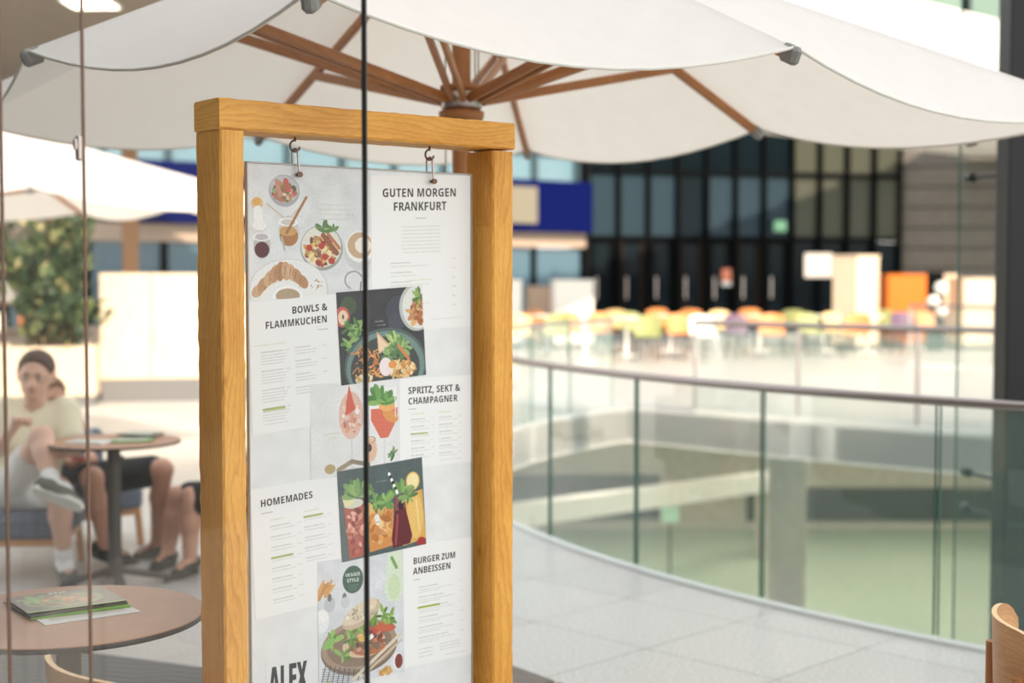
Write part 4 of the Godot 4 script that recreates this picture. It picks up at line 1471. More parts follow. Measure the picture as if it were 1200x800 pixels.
# ---------------------------------------------------------------- parasols
func parasols() -> void:
	var c := Vector3(-0.1773, 0, -5.022)
	var b := thing("parasol", "large square white parasol with wooden ribs over the menu stand", "parasol", c, 0.0, "white parasols")
	var tips := []
	for k in 8:
		var an := deg_to_rad(262.62 + 45.0 * k)
		var r := 1.525 * (1.30 if k % 2 == 0 else 1.0)
		tips.append(V(cos(an) * r, sin(an) * r, 2.2))
	tips[7].y = 2.235
	tips[2] = V(cos(deg_to_rad(352.62)) * 2.2, sin(deg_to_rad(352.62)) * 2.2, 2.135)
	var apex := Vector3(0, 2.93, 0)
	for k in 8:
		var s := S()
		s.set_smooth_group(1)
		var a: Vector3 = tips[k]
		var d: Vector3 = tips[(k + 1) % 8]
		var nr := 14
		var nl := 12
		var P := func(i: int, j: int) -> Vector3:
			var r := float(i) / nr
			var q := float(j) / nl
			var e := a.lerp(d, q)
			var p := apex.lerp(e, r)
			p.y -= 0.10 * 4.0 * q * (1.0 - q) * pow(r, 1.7)
			p.x *= 1.0 - 0.022 * 4.0 * q * (1.0 - q) * r
			p.z *= 1.0 - 0.022 * 4.0 * q * (1.0 - q) * r
			return p
		for i in nr:
			for j in nl:
				if i == 0:
					tri(s, apex, P.call(1, j), P.call(1, j + 1), Vector3.UP)
				else:
					quad(s, P.call(i, j), P.call(i, j + 1), P.call(i + 1, j + 1), P.call(i + 1, j), Vector3.UP)
		part("canopy_panel", s, M.canvas, b)
		s = S()
		var edge := []
		for j in nl + 1:
			edge.append(P.call(nr, j))
		tube(s, edge, 0.005, 6)
		part("hem", s, M.hem, b)
		# rib, its end cap and the two-piece strut
		s = S()
		var ra := apex + Vector3(0, -0.05, 0)
		var rb: Vector3 = a + Vector3(0, -0.024, 0)
		bar(s, ra, rb, 0.024, 0.034, 0.003)
		part("rib", s, M.teak, b)
		s = S()
		var dir := (rb - ra).normalized()
		bar(s, rb - dir * 0.05, rb + dir * 0.012, 0.034, 0.05, 0.010)
		part("end_cap", s, M.cap, b)
		s = S()
		var flat := Vector3(a.x, 0, a.z)
		var hub := Vector3(0, 2.205, 0) + flat.normalized() * 0.075
		var join := ra.lerp(rb, 1.0 / flat.length()) + Vector3(0, -0.02, 0)
		var sd := flat.normalized().cross(Vector3.UP) * 0.021
		bar(s, hub + sd, join + sd, 0.016, 0.034, 0.003)
		bar(s, hub - sd, join - sd, 0.016, 0.034, 0.003)
		part("strut", s, M.teak, b)
	var s2 := S()
	tube(s2, [Vector3(0, 0.02, 0), Vector3(0, 2.95, 0)], 0.033, 20)
	part("pole", s2, M.teak, b)
	s2 = S()
	lathe(s2, [Vector2(0.035, 2.135), Vector2(0.075, 2.135), Vector2(0.08, 2.15), Vector2(0.08, 2.165), Vector2(0.06, 2.17), Vector2(0.06, 2.235), Vector2(0.075, 2.24), Vector2(0.075, 2.255), Vector2(0.035, 2.26)], 24)
	part("runner", s2, M.teak, b)
	s2 = S()
	lathe(s2, [Vector2(0.062, 2.172), Vector2(0.072, 2.174), Vector2(0.072, 2.232), Vector2(0.062, 2.236)], 16)
	part("runner_plate", s2, M.steel, b)
	s2 = S()
	lathe(s2, [Vector2(0.034, 2.45), Vector2(0.0365, 2.45), Vector2(0.0365, 2.462), Vector2(0.034, 2.462)], 20)
	part("pole_ring", s2, M.dark_metal, b)
	s2 = S()
	lathe(s2, [Vector2(0.0, 2.84), Vector2(0.09, 2.84), Vector2(0.09, 2.9), Vector2(0.03, 2.955), Vector2(0.022, 3.0), Vector2(0.0, 3.01)], 20)
	part("crown", s2, M.teak, b)
	for e in [[0.045, 0.03], [0.055, 0.0], [-0.05, 0.04]]:
		s2 = S()
		tube(s2, [Vector3(e[0], 2.86, e[1]), Vector3(e[0] * 1.1, 2.2, e[1] * 1.1), Vector3(e[0], 1.35, e[1])], 0.003, 6)
		part("cord", s2, mat(Color(0.62, 0.6, 0.55), 0.8), b)
	s2 = S()
	lathe(s2, [Vector2(0.036, 0.06), Vector2(0.045, 0.06), Vector2(0.045, 0.45), Vector2(0.036, 0.46)], 20)
	part("sleeve", s2, M.grey_metal, b)
	var an2 := deg_to_rad(262.62)
	for k in 4:
		s2 = S()
		var q := V(cos(an2 + PI / 2 * k), sin(an2 + PI / 2 * k)) * 0.318
		cbox(s2, q + Vector3(0, 0.035, 0), Vector3(0.44, 0.065, 0.44), 0.012, Basis(Vector3.UP, an2 + PI / 4))
		part("base_slab", s2, tri_mat(noise_tex(31, 0.05, [Color(0.42, 0.38, 0.34), Color(0.48, 0.44, 0.40)], 256), 1.0, 0.6) if k == 0 else b.get_node("base_slab").material_override, b)
	var wide := dup(b, "parasol", Vector3(-4.6, 0, -11.6), 0.0, "wide square white parasol with wooden ribs near the leafy shrub planter")
	wide.scale = Vector3(1.32, 1.0, 1.32)

# ---------------------------------------------------------------- frameless sliding glass
func glass_screens() -> void:
	var data := [[431.0, 2.60, 0.009, "seal", "clear glass screen panel with a thick black edge in front of the menu stand"], [102.0, 2.56, 0.0036, "bronze_edge", "clear glass screen panel with a thin brown edge and small steel clip"], [6.0, 2.52, 0.0036, "bronze_edge", "clear glass screen panel with a thin brown edge over the seated person"]]
	for k in 3:
		var e: Array = data[k]
		var x := at(e[0], 400, e[1]).x
		var w: float = [1.35, 1.2, 1.2][k]
		var b := thing("glass_screen", e[4], "glass screen", V(x - w / 2, e[1]), 0.0, "sliding glass screens")
		var s := S()
		cbox(s, Vector3(-e[2] / 2, 1.31, 0), Vector3(w - e[2], 2.58, 0.008))
		part("pane", s, M.clear, b)
		s = S()
		cbox(s, Vector3(w / 2 - e[2] / 2 + 0.0005, 1.31, 0), Vector3(e[2], 2.58, 0.012), 0.001)
		part("edge_strip", s, M[e[3]], b)
		s = S()
		cbox(s, Vector3(0, 0.01, 0), Vector3(w, 0.02, 0.02), 0.002)
		part("bottom_rail", s, M.grey_metal, b)
		if k == 1:
			s = S()
			var y := at(98, 174, e[1]).y
			cbox(s, Vector3(w / 2 - 0.006, y, 0.012), Vector3(0.011, 0.046, 0.014), 0.003)
			cbox(s, Vector3(w / 2 - 0.010, y + 0.006, 0.02), Vector3(0.007, 0.02, 0.008), 0.002)
			part("clip", s, M.steel, b)

# ---------------------------------------------------------------- tables, chairs, booklets
func cafe_tables() -> void:
	var carpet := thing("carpet", "blue and brown striped woven carpet on the floor behind the bistro table", "carpet", V(-1.8, 5.0))
	var s := S()
	prism(s, PackedVector2Array([Vector2(-1.5, -0.85), Vector2(0.9, -0.85), Vector2(0.72, 0.62), Vector2(-0.35, 1.08), Vector2(-1.5, 1.3)]), 0.0005, 0.007, false, 0.003)
	var im := Image.create(256, 256, false, Image.FORMAT_RGB8)
	for j in 256:
		for i in 256:
			var q := sin(j * TAU / 32.0 + 1.6 * sin(i * TAU / 128.0)) * 0.5 + 0.5
			var c := Color(0.27, 0.36, 0.44).lerp(Color(0.55, 0.48, 0.39), q)
			im.set_pixel(i, j, c.lerp(Color(0.2, 0.2, 0.2), rng.randf() * 0.3))
	var cm := mat(Color.WHITE, 0.95)
	cm.albedo_texture = ImageTexture.create_from_image(im)
	cm.uv1_scale = Vector3(2.0, 2.0, 1)
	part("pile", s, cm, carpet)
	var p1 := on(80, 719, 0.75)
	var p2 := on(133, 516, 0.75)
	var t := thing("bistro_table", "round brown bistro table with menu booklets beside the menu stand", "table", Vector3(p1.x, 0, p1.z), 0.3, "round bistro tables")
	s = S()
	lathe(s, [Vector2(0, 0.736), Vector2(0.325, 0.736), Vector2(0.333, 0.739), Vector2(0.334, 0.744), Vector2(0.332, 0.749), Vector2(0.329, 0.75), Vector2(0, 0.75)], 64, Vector3.ZERO, false)
	part("tabletop", s, tri_mat(noise_tex(41, 0.02, [Color(0.64, 0.455, 0.33), Color(0.69, 0.495, 0.365)], 256), 1.5, 0.42), t)
	s = S()
	lathe(s, [Vector2(0.3335, 0.7355), Vector2(0.3355, 0.7375), Vector2(0.3355, 0.7465), Vector2(0.3335, 0.748)], 64)
	part("edge_band", s, mat(Color(0.13, 0.11, 0.10), 0.5), t)
	s = S()
	cbox(s, Vector3(0, 0.39, 0), Vector3(0.06, 0.68, 0.05), 0.008)
	tube(s, [Vector3(0.03, 0.66, 0.0), Vector3(0.055, 0.655, 0.0)], 0.012, 8)
	part("column", s, M.grey_metal, t)
	s = S()
	cbox(s, Vector3(0, 0.728, 0), Vector3(0.24, 0.014, 0.24), 0.003)
	part("top_plate", s, M.grey_metal, t)
	for k in 4:
		s = S()
		var d := Vector3(cos(PI / 2 * k + 0.5), 0, sin(PI / 2 * k + 0.5))
		bar(s, Vector3(0, 0.09, 0), d * 0.27 + Vector3(0, 0.03, 0), 0.05, 0.03, 0.006)
		tube(s, [d * 0.26 + Vector3(0, 0.0, 0), d * 0.26 + Vector3(0, 0.03, 0)], 0.02, 10)
		part("foot", s, M.grey_metal, t)
	dup(t, "bistro_table", Vector3(p2.x, 0, p2.z), 0.9, "round brown bistro table between the seated people")
	booklets(p1, p2)
	# plywood chairs: gently curved back on rear legs that run up outside it; local -z is the front
	var ch := thing("plywood_chair", "curved plywood chair standing between the bistro table and the menu stand", "chair", V(-0.765, 2.96), deg_to_rad(-46), "curved plywood chairs")
	s = S()
	cbox(s, Vector3(0, 0.443, 0.0), Vector3(0.38, 0.016, 0.35), 0.006)
	part("seat", s, M.ply, ch)
	s = S()
	var n := 20
	var P := func(i: int, r: float, v: float) -> Vector3:
		var q := float(i) / n * 2.0 - 1.0
		var lo := 0.53 + 0.05 * pow(absf(q), 5.0)
		var h := 0.80 - 0.055 * pow(absf(q), 7.0)
		return Vector3(q * 0.225, lerpf(lo, h, v), 0.19 + r - 0.085 * q * q + 0.035 * (lerpf(lo, h, v) - 0.6))
	s.set_smooth_group(1)
	for i in n:
		for v in 4:
			for rr in [0.0, -0.012]:
				var a: Vector3 = P.call(i, rr, v / 4.0)
				quad(s, a, P.call(i + 1, rr, v / 4.0), P.call(i + 1, rr, (v + 1) / 4.0), P.call(i, rr, (v + 1) / 4.0), Vector3(0, 0, 1.0 if rr == 0.0 else -1.0), Vector2(i * 0.023, v * 0.065), Vector2(i * 0.023 + 0.023, v * 0.065), Vector2(i * 0.023 + 0.023, v * 0.065 + 0.065), Vector2(i * 0.023, v * 0.065 + 0.065))
	s.set_smooth_group(-1)
	var shell := part("backrest", s, M.ply, ch)
	s = S()
	for i in n:
		for e in [[0.0, Vector3.DOWN], [1.0, Vector3.UP]]:
			quad(s, P.call(i, 0.0, e[0]), P.call(i + 1, 0.0, e[0]), P.call(i + 1, -0.012, e[0]), P.call(i, -0.012, e[0]), e[1])
	for i in [0, n]:
		quad(s, P.call(i, 0.0, 0.0), P.call(i, 0.0, 1.0), P.call(i, -0.012, 1.0), P.call(i, -0.012, 0.0), Vector3(-1 if i == 0 else 1, 0, 0))
	part("ply_edge", s, M.ply_edge, shell)
	for e in [[-1, 1], [1, 1], [-1, -1], [1, -1]]:
		s = S()
		if e[1] > 0:
			tube(s, [Vector3(e[0] * 0.19, 0.0, 0.20), Vector3(e[0] * 0.178, 0.44, 0.165), Vector3(e[0] * 0.165, 0.70, 0.172)], [0.014, 0.018, 0.013], 10)
		else:
			tube(s, [Vector3(e[0] * 0.18, 0.0, -0.165), Vector3(e[0] * 0.155, 0.437, -0.135)], [0.013, 0.018], 10)
		part("leg", s, M.teak, ch)
	dup(ch, "plywood_chair", V(1.32, 3.26), deg_to_rad(-99), "curved plywood chair standing alone near the glass balustrade")

func booklets(p1: Vector3, p2: Vector3) -> void:
	var cover := Pic.new(230, 160, 2.0, Color(0.27, 0.25, 0.22), self)
	var r := RandomNumberGenerator.new()
	r.seed = 12
	cover.ell(110, 78, 92, 60, Color(0.46, 0.52, 0.36)); cover.ell(108, 80, 78, 48, Color(0.36, 0.36, 0.28))
	cover.heap(110, 80, 66, 36, 120, [Color(0.72, 0.38, 0.22), Color(0.60, 0.48, 0.26), Color(0.45, 0.52, 0.24), Color(0.80, 0.62, 0.40)], 11, r)
	cover.leaves(60, 110, 50, 14, Color(0.42, 0.62, 0.25), r)
	cover.text("ALEX", 96, 158, 44, 16, Color(0.92, 0.92, 0.9), true)
	cover.line(0, 4, 230, 4, 8, Color(0.45, 0.66, 0.16)); cover.words(40, 22, 80, 5, Color(0.9, 0.9, 0.88), 0.8, r)
	var cm := mat(Color.WHITE, 0.3)
	cm.albedo_texture = cover.tex()
	var specs := [
		["white paper menu sheet under the stack of booklets", Color(0.86, 0.87, 0.85), -1.085, 3.545, 0.0, 0.0015, 0.62, 0.24, 0.19],
		["bright green menu booklet inside the stack", Color(0.45, 0.68, 0.16), -1.128, 3.598, 0.0017, 0.004, 0.58, 0.25, 0.20],
		["dark menu booklet with a grey spine under the top one", Color(0.28, 0.28, 0.26), -1.142, 3.604, 0.0059, 0.004, 0.66, 0.25, 0.20],
		["dark menu booklet with a food picture on top of the stack", Color(0.25, 0.24, 0.21), -1.145, 3.615, 0.0101, 0.004, 0.60, 0.25, 0.20],
	]
	for k in specs.size():
		var e: Array = specs[k]
		var b := thing("menu_booklet", e[0], "booklet", V(e[2], e[3], 0.75 + e[4]), e[6], "menu booklets on the bistro table")
		var s := S()
		cbox(s, Vector3(0, e[5] / 2, 0), Vector3(e[7], e[5], e[8]), 0.0008)
		part("pages", s, mat(e[1], 0.5), b)
		if k == 3:
			s = S()
			var h := float(e[5]) + 0.0006
			quad(s, Vector3(-0.125, h, -0.1), Vector3(0.125, h, -0.1), Vector3(0.125, h, 0.1), Vector3(-0.125, h, 0.1), Vector3.UP, Vector2(0, 1), Vector2(1, 1), Vector2(1, 0), Vector2(0, 0))
			for w in [[-0.125, -0.1, 0.125, -0.1, Vector3.FORWARD], [-0.125, 0.1, 0.125, 0.1, Vector3.BACK]]:
				quad(s, Vector3(w[0], h, w[1]), Vector3(w[2], h, w[3]), Vector3(w[2], h - 0.0006, w[3]), Vector3(w[0], h - 0.0006, w[1]), w[4])
			part("cover", s, cm, b)
		else:
			s = S()
			cbox(s, Vector3(0, e[5] - 0.0002, 0.02), Vector3(e[7] * 0.8, 0.0006, e[8] * 0.5))
			part("cover_print", s, mat(Color(e[1]).lerp(Color(0.5, 0.45, 0.35), 0.3), 0.4), b)
	for e in [["green edged menu booklet lying flat on the table between the people", Color(0.50, 0.62, 0.36), 155, 517, 0.0, 0.3], ["pale menu sheet lying on the table between the people", Color(0.86, 0.86, 0.84), 105, 519, 0.0, -0.2], ["dark menu booklet lying askew on the table between the people", Color(0.42, 0.45, 0.40), 165, 512, 0.011, -0.3]]:
		var q := on(e[2], e[3], 0.75)
		var b := thing("menu_booklet", e[0], "booklet", Vector3(q.x, 0.75 + e[4], q.z), e[5], "menu booklets on the far table")
		var s := S()
		cbox(s, Vector3(0, 0.005, 0), Vector3(0.2, 0.01, 0.14), 0.001)
		part("pages", s, mat(e[1], 0.5), b)
		s = S()
		cbox(s, Vector3(0, 0.0104, 0.01), Vector3(0.15, 0.0008, 0.09))
		part("cover_print", s, mat(Color(0.7, 0.72, 0.66), 0.4), b)

# ---------------------------------------------------------------- people
func hand(bones: Array, wrist: Vector3, dir: Vector3, palm_n: Vector3, curl: float, thumb_side: float) -> void:
	dir = dir.normalized()
	var side := dir.cross(palm_n).normalized()
	var pn := side.cross(dir).normalized()
	for k in 3:
		var o := side * (0.024 * (k - 1))
		bones.append([wrist + o * 0.5, wrist + dir * 0.075 + o, 0.014, 0.013])
	var len_ := [0.062, 0.075, 0.08, 0.072]
	for k in 4:
		var o := side * (0.02 * (k - 1.5)) * thumb_side
		var a := wrist + dir * 0.08 + o * 1.2
		var d1 := (dir + pn * curl * 0.6 + o).normalized()
		var d2 := (dir + pn * curl * 1.6).normalized()
		var d3 := (dir * 0.6 + pn * curl * 2.4).normalized()
		var l: float = len_[k]
		bones.append([a, a + d1 * l * 0.45, 0.0092, 0.0085])
		bones.append([a + d1 * l * 0.45, a + d1 * l * 0.45 + d2 * l * 0.32, 0.0085, 0.008])
		bones.append([a + d1 * l * 0.45 + d2 * l * 0.32, a + d1 * l * 0.45 + d2 * l * 0.32 + d3 * l * 0.25, 0.008, 0.007])
	var tb := wrist + dir * 0.025 + side * 0.028 * thumb_side
	var td := (dir * 0.7 + side * 0.7 * thumb_side + pn * 0.3).normalized()
	bones.append([tb, tb + td * 0.035, 0.0115, 0.01])
	bones.append([tb + td * 0.035, tb + td * 0.035 + (dir + pn * 0.3).normalized() * 0.03, 0.01, 0.008])

func mid(a: Vector3, b: Vector3, t: float) -> Vector3:
	return a.lerp(b, t)

func person(label: String, base: Vector3, J: Dictionary, C: Dictionary) -> void:
	var node := thing("person", label, "person", base)
	var skin := mat(C.skin, 0.55)
	skin.subsurf_scatter_enabled = true
	skin.subsurf_scatter_strength = 0.08
	var look: Vector3 = J.look.normalized()
	var up: Vector3 = (J.head - J.neck).normalized()
	var right := look.cross(up).normalized()
	up = right.cross(look).normalized()
	var across: Vector3 = (J.sr - J.sl).normalized()
	var body := []
	body.append([J.hl, J.hr, 0.105, 0.105])
	for k in [-1.0, 1.0]:
		body.append([J.hip + across * 0.055 * k, mid(J.hip, J.chest, 0.6) + across * 0.055 * k, 0.095, 0.095])
		body.append([mid(J.hip, J.chest, 0.6) + across * 0.06 * k, J.chest + across * 0.075 * k, 0.095, 0.10])
	body.append([mid(J.chest, J.sl, 0.5), J.sl, 0.075, 0.052])
	body.append([mid(J.chest, J.sr, 0.5), J.sr, 0.075, 0.052])
	body.append([J.neck - up * 0.05, J.head - up * 0.05, 0.058, 0.052])
	for q in [["sl", "el", "wl"], ["sr", "er", "wr"]]:
		body.append([J[q[0]], J[q[1]], 0.047, 0.038])
		body.append([J[q[1]], J[q[2]], 0.038, 0.025])
	for q in [["hl", "kl", "al", "tl"], ["hr", "kr", "ar", "tr"]]:
		body.append([J[q[0]], J[q[1]], 0.083, 0.058])
		body.append([J[q[1]], mid(J[q[1]], J[q[2]], 0.35), 0.056, 0.055])
		body.append([mid(J[q[1]], J[q[2]], 0.35), J[q[2]], 0.055, 0.034])
		body.append([J[q[2]], J[q[2]] + (J[q[3]] - J[q[2]]).normalized() * 0.10, 0.034, 0.026])
	var s := S()
	nets(body, 0.0135, 0.03, s)
	# head
	var h: Vector3 = J.head
	var hd := [
		[h + up * 0.03 - look * 0.02, h + up * 0.032 + look * 0.008, 0.08, 0.078],
		[h + up * 0.0 + look * 0.025, h - up * 0.045 + look * 0.038, 0.066, 0.052],
		[h - right * 0.026 + look * 0.012, h - right * 0.024 - up * 0.062 + look * 0.03, 0.052, 0.036],
		[h + right * 0.026 + look * 0.012, h + right * 0.024 - up * 0.062 + look * 0.03, 0.052, 0.036],
		[h - up * 0.085 + look * 0.058 - right * 0.012, h - up * 0.085 + look * 0.058 + right * 0.012, 0.026, 0.026],
		[h - up * 0.06, h - up * 0.12, 0.05, 0.05],
		[h + up * 0.008 + look * 0.088, h - up * 0.028 + look * 0.102, 0.007, 0.0115],
		[h - up * 0.03 + look * 0.092 - right * 0.01, h - up * 0.03 + look * 0.092 + right * 0.01, 0.008, 0.008],
		[h + up * 0.024 + look * 0.078 - right * 0.036, h + up * 0.024 + look * 0.078 + right * 0.036, 0.012, 0.012],
		[h + right * 0.08 + up * 0.016 - look * 0.01, h + right * 0.077 - up * 0.022, 0.016, 0.011],
		[h - right * 0.08 + up * 0.016 - look * 0.01, h - right * 0.077 - up * 0.022, 0.016, 0.011],
	]
	for b in hd:                                       # a little larger than the numbers above
		b[0] = h + (b[0] - h) * 1.1
		b[1] = h + (b[1] - h) * 1.1
		b[2] *= 1.1
		b[3] *= 1.1
	nets(hd, 0.0055, 0.016, s)
	for q in [["el", "wl", 1.0], ["er", "wr", -1.0]]:
		var hb := []
		hand(hb, J[q[1]], (J[q[1]] - J[q[0]]) + J.get("hand_bend", Vector3.ZERO), J.get("palm", Vector3.DOWN), 0.45, q[2])
		nets(hb, 0.0045, 0.01, s)
	part("body", s, skin, node, true)
	for k in [-1.0, 1.0]:
		s = S()
		var e: Vector3 = h + up * 0.003 + look * 0.0935 + right * 0.034 * k
		tube(s, [e - look * 0.012, e - look * 0.004, e - look * 0.0005], [0.017, 0.014, 0.004], 14)
		var eye := part("eye", s, mat(Color(0.80, 0.78, 0.75), 0.3), node, true)
		s = S()
		tube(s, [e - look * 0.003, e + look * 0.0012], [0.0085, 0.0065], 12)
		part("iris", s, mat(Color(0.12, 0.09, 0.07), 0.3), eye)
		s = S()
		var bq := h + up * 0.026 + look * 0.103
		tube(s, [bq + right * 0.016 * k, bq + right * 0.034 * k + up * 0.004 - look * 0.003, bq + right * 0.05 * k - look * 0.014], [0.004, 0.005, 0.003], 8)
		part("eyebrow", s, mat(C.hair, 0.8), node, true)
	s = S()
	var mq := h - up * 0.066 + look * 0.0925
	tube(s, [mq - right * 0.026 - look * 0.012, mq - right * 0.01, mq + right * 0.01, mq + right * 0.026 - look * 0.012], [0.003, 0.0065, 0.0065, 0.003], 8)
	part("lips", s, mat(Color(0.66, 0.42, 0.37), 0.5), node, true)
	# hair: a cap over the skull that stops at brow, ears and nape
	s = S()
	nets([[h + up * 0.044 - look * 0.022, h + up * 0.047 + look * 0.012, 0.096, 0.091], [h + up * 0.02 - look * 0.038, h - up * 0.05 - look * 0.05, 0.082, 0.055]], 0.008, 0.02, s, [[h + up * 0.072 + look * 0.07, (look - up * 0.45).normalized()], [h - up * 0.035 + look * 0.0, (look * 0.8 - up * 0.6).normalized()]])
	part("hair", s, mat(C.hair, 0.75), node, true)
	# shirt
	var sh := []
	for k in [-1.0, 1.0]:
		sh.append([J.hip + across * 0.058 * k, mid(J.hip, J.chest, 0.6) + across * 0.06 * k, 0.112, 0.110])
		sh.append([mid(J.hip, J.chest, 0.6) + across * 0.062 * k, J.chest + across * 0.077 * k, 0.110, 0.114])
	sh.append([mid(J.chest, J.sl, 0.5), J.sl, 0.090, 0.070])
	sh.append([mid(J.chest, J.sr, 0.5), J.sr, 0.090, 0.070])
	sh.append([J.sl, mid(J.sl, J.el, 0.66), 0.074, 0.066])
	sh.append([J.sr, mid(J.sr, J.er, 0.66), 0.074, 0.066])
	s = S()
	nets(sh, 0.0135, 0.03, s, [[J.neck + up * 0.045, up]])
	part("shirt", s, C.shirt, node, true)
	# shorts
	s = S()
	nets([[J.hl, J.hr, 0.122, 0.122], [J.hip, mid(J.hip, J.chest, 0.2), 0.12, 0.115], [J.hl, mid(J.hl, J.kl, C.leg), 0.105, 0.088], [J.hr, mid(J.hr, J.kr, C.leg), 0.105, 0.088]], 0.0135, 0.03, s)
	part("shorts", s, C.shorts, node, true)
	# socks and shoes
	for q in [["kl", "al", "tl"], ["kr", "ar", "tr"]]:
		var an: Vector3 = J[q[1]]
		var to: Vector3 = J[q[2]]
		if C.has("sock"):
			s = S()
			nets([[mid(J[q[0]], an, 0.8), an, 0.047, 0.044], [an, mid(an, to, 0.3), 0.044, 0.044]], 0.009, 0.02, s)
			part("sock", s, C.sock, node, true)
		var shin: Vector3 = (J[q[0]] - an).normalized()
		var fwd := (to - an).normalized()
		var sole_n := (shin - fwd * shin.dot(fwd)).normalized()
		var heel := an - fwd * 0.045 - sole_n * 0.045
		var tip := an + fwd * 0.185 - sole_n * 0.058
		var wd := fwd.cross(sole_n).normalized()
		s = S()
		nets([[heel + sole_n * 0.035, an - sole_n * 0.012, 0.042, 0.05], [an - sole_n * 0.018, mid(heel, tip, 0.62) + sole_n * 0.03, 0.05, 0.042], [mid(heel, tip, 0.5) + sole_n * 0.022, tip + sole_n * 0.016 - fwd * 0.035, 0.046, 0.036]], 0.009, 0.02, s, [[heel - sole_n * 0.008, -sole_n]])
		var shoe := part("shoe", s, C.shoe, node, true)
		s = S()
		var b2 := Basis(fwd, sole_n, wd)
		var outl := PackedVector2Array()
		var pr := [Vector2(-0.05, 0.034), Vector2(0.06, 0.036), Vector2(0.13, 0.045), Vector2(0.19, 0.034), Vector2(0.207, 0.0)]
		var ring := []
		for e in pr:
			ring.append(e)
		for k in range(pr.size() - 2, -1, -1):
			ring.append(Vector2(pr[k].x, -pr[k].y))
		ring.append(Vector2(-0.07, -0.018)); ring.append(Vector2(-0.07, 0.018))
		var zc: Vector3 = heel + fwd * 0.045 - sole_n * 0.004
		for k in ring.size():
			var a2: Vector2 = ring[k]
			var c2: Vector2 = ring[(k + 1) % ring.size()]
			var A: Vector3 = zc + b2 * Vector3(a2.x, 0.009, a2.y)
			var B: Vector3 = zc + b2 * Vector3(c2.x, 0.009, c2.y)
			quad(s, A, B, B - sole_n * 0.022, A - sole_n * 0.022, A - zc)
			tri(s, zc + fwd * 0.07 + sole_n * 0.009, A, B, sole_n)
			tri(s, zc + fwd * 0.07 - sole_n * 0.013, A - sole_n * 0.022, B - sole_n * 0.022, -sole_n)
		part("sole", s, C.sole, shoe)

func easy_chair(label: String, pos: Vector3, turn: float, back := 0.64) -> void:
	var b := thing("easy_chair", label, "chair", Vector3(pos.x, 0, pos.z), turn, "upholstered easy chairs")
	var cloth: StandardMaterial3D = M.upholstery
	var s := S()
	cbox(s, Vector3(0, 0.28, 0), Vector3(0.54, 0.14, 0.52), 0.03)
	part("seat", s, cloth, b)
	s = S()
	cbox(s, Vector3(0, 0.45, -0.27), Vector3(0.54, back - 0.24, 0.09), 0.03)
	part("backrest", s, cloth, b)
	s = S()
	cbox(s, Vector3(0, 0.20, 0), Vector3(0.5, 0.035, 0.5), 0.004)
	part("seat_frame", s, M.ply, b)
	for x in [-1, 1]:
		for z in [-1, 1]:
			s = S()
			bar(s, Vector3(x * 0.25, 0.0, z * 0.24), Vector3(x * 0.235, 0.24, z * 0.225), 0.035, 0.035, 0.006, Vector3.BACK)
			part("leg", s, M.ply, b)

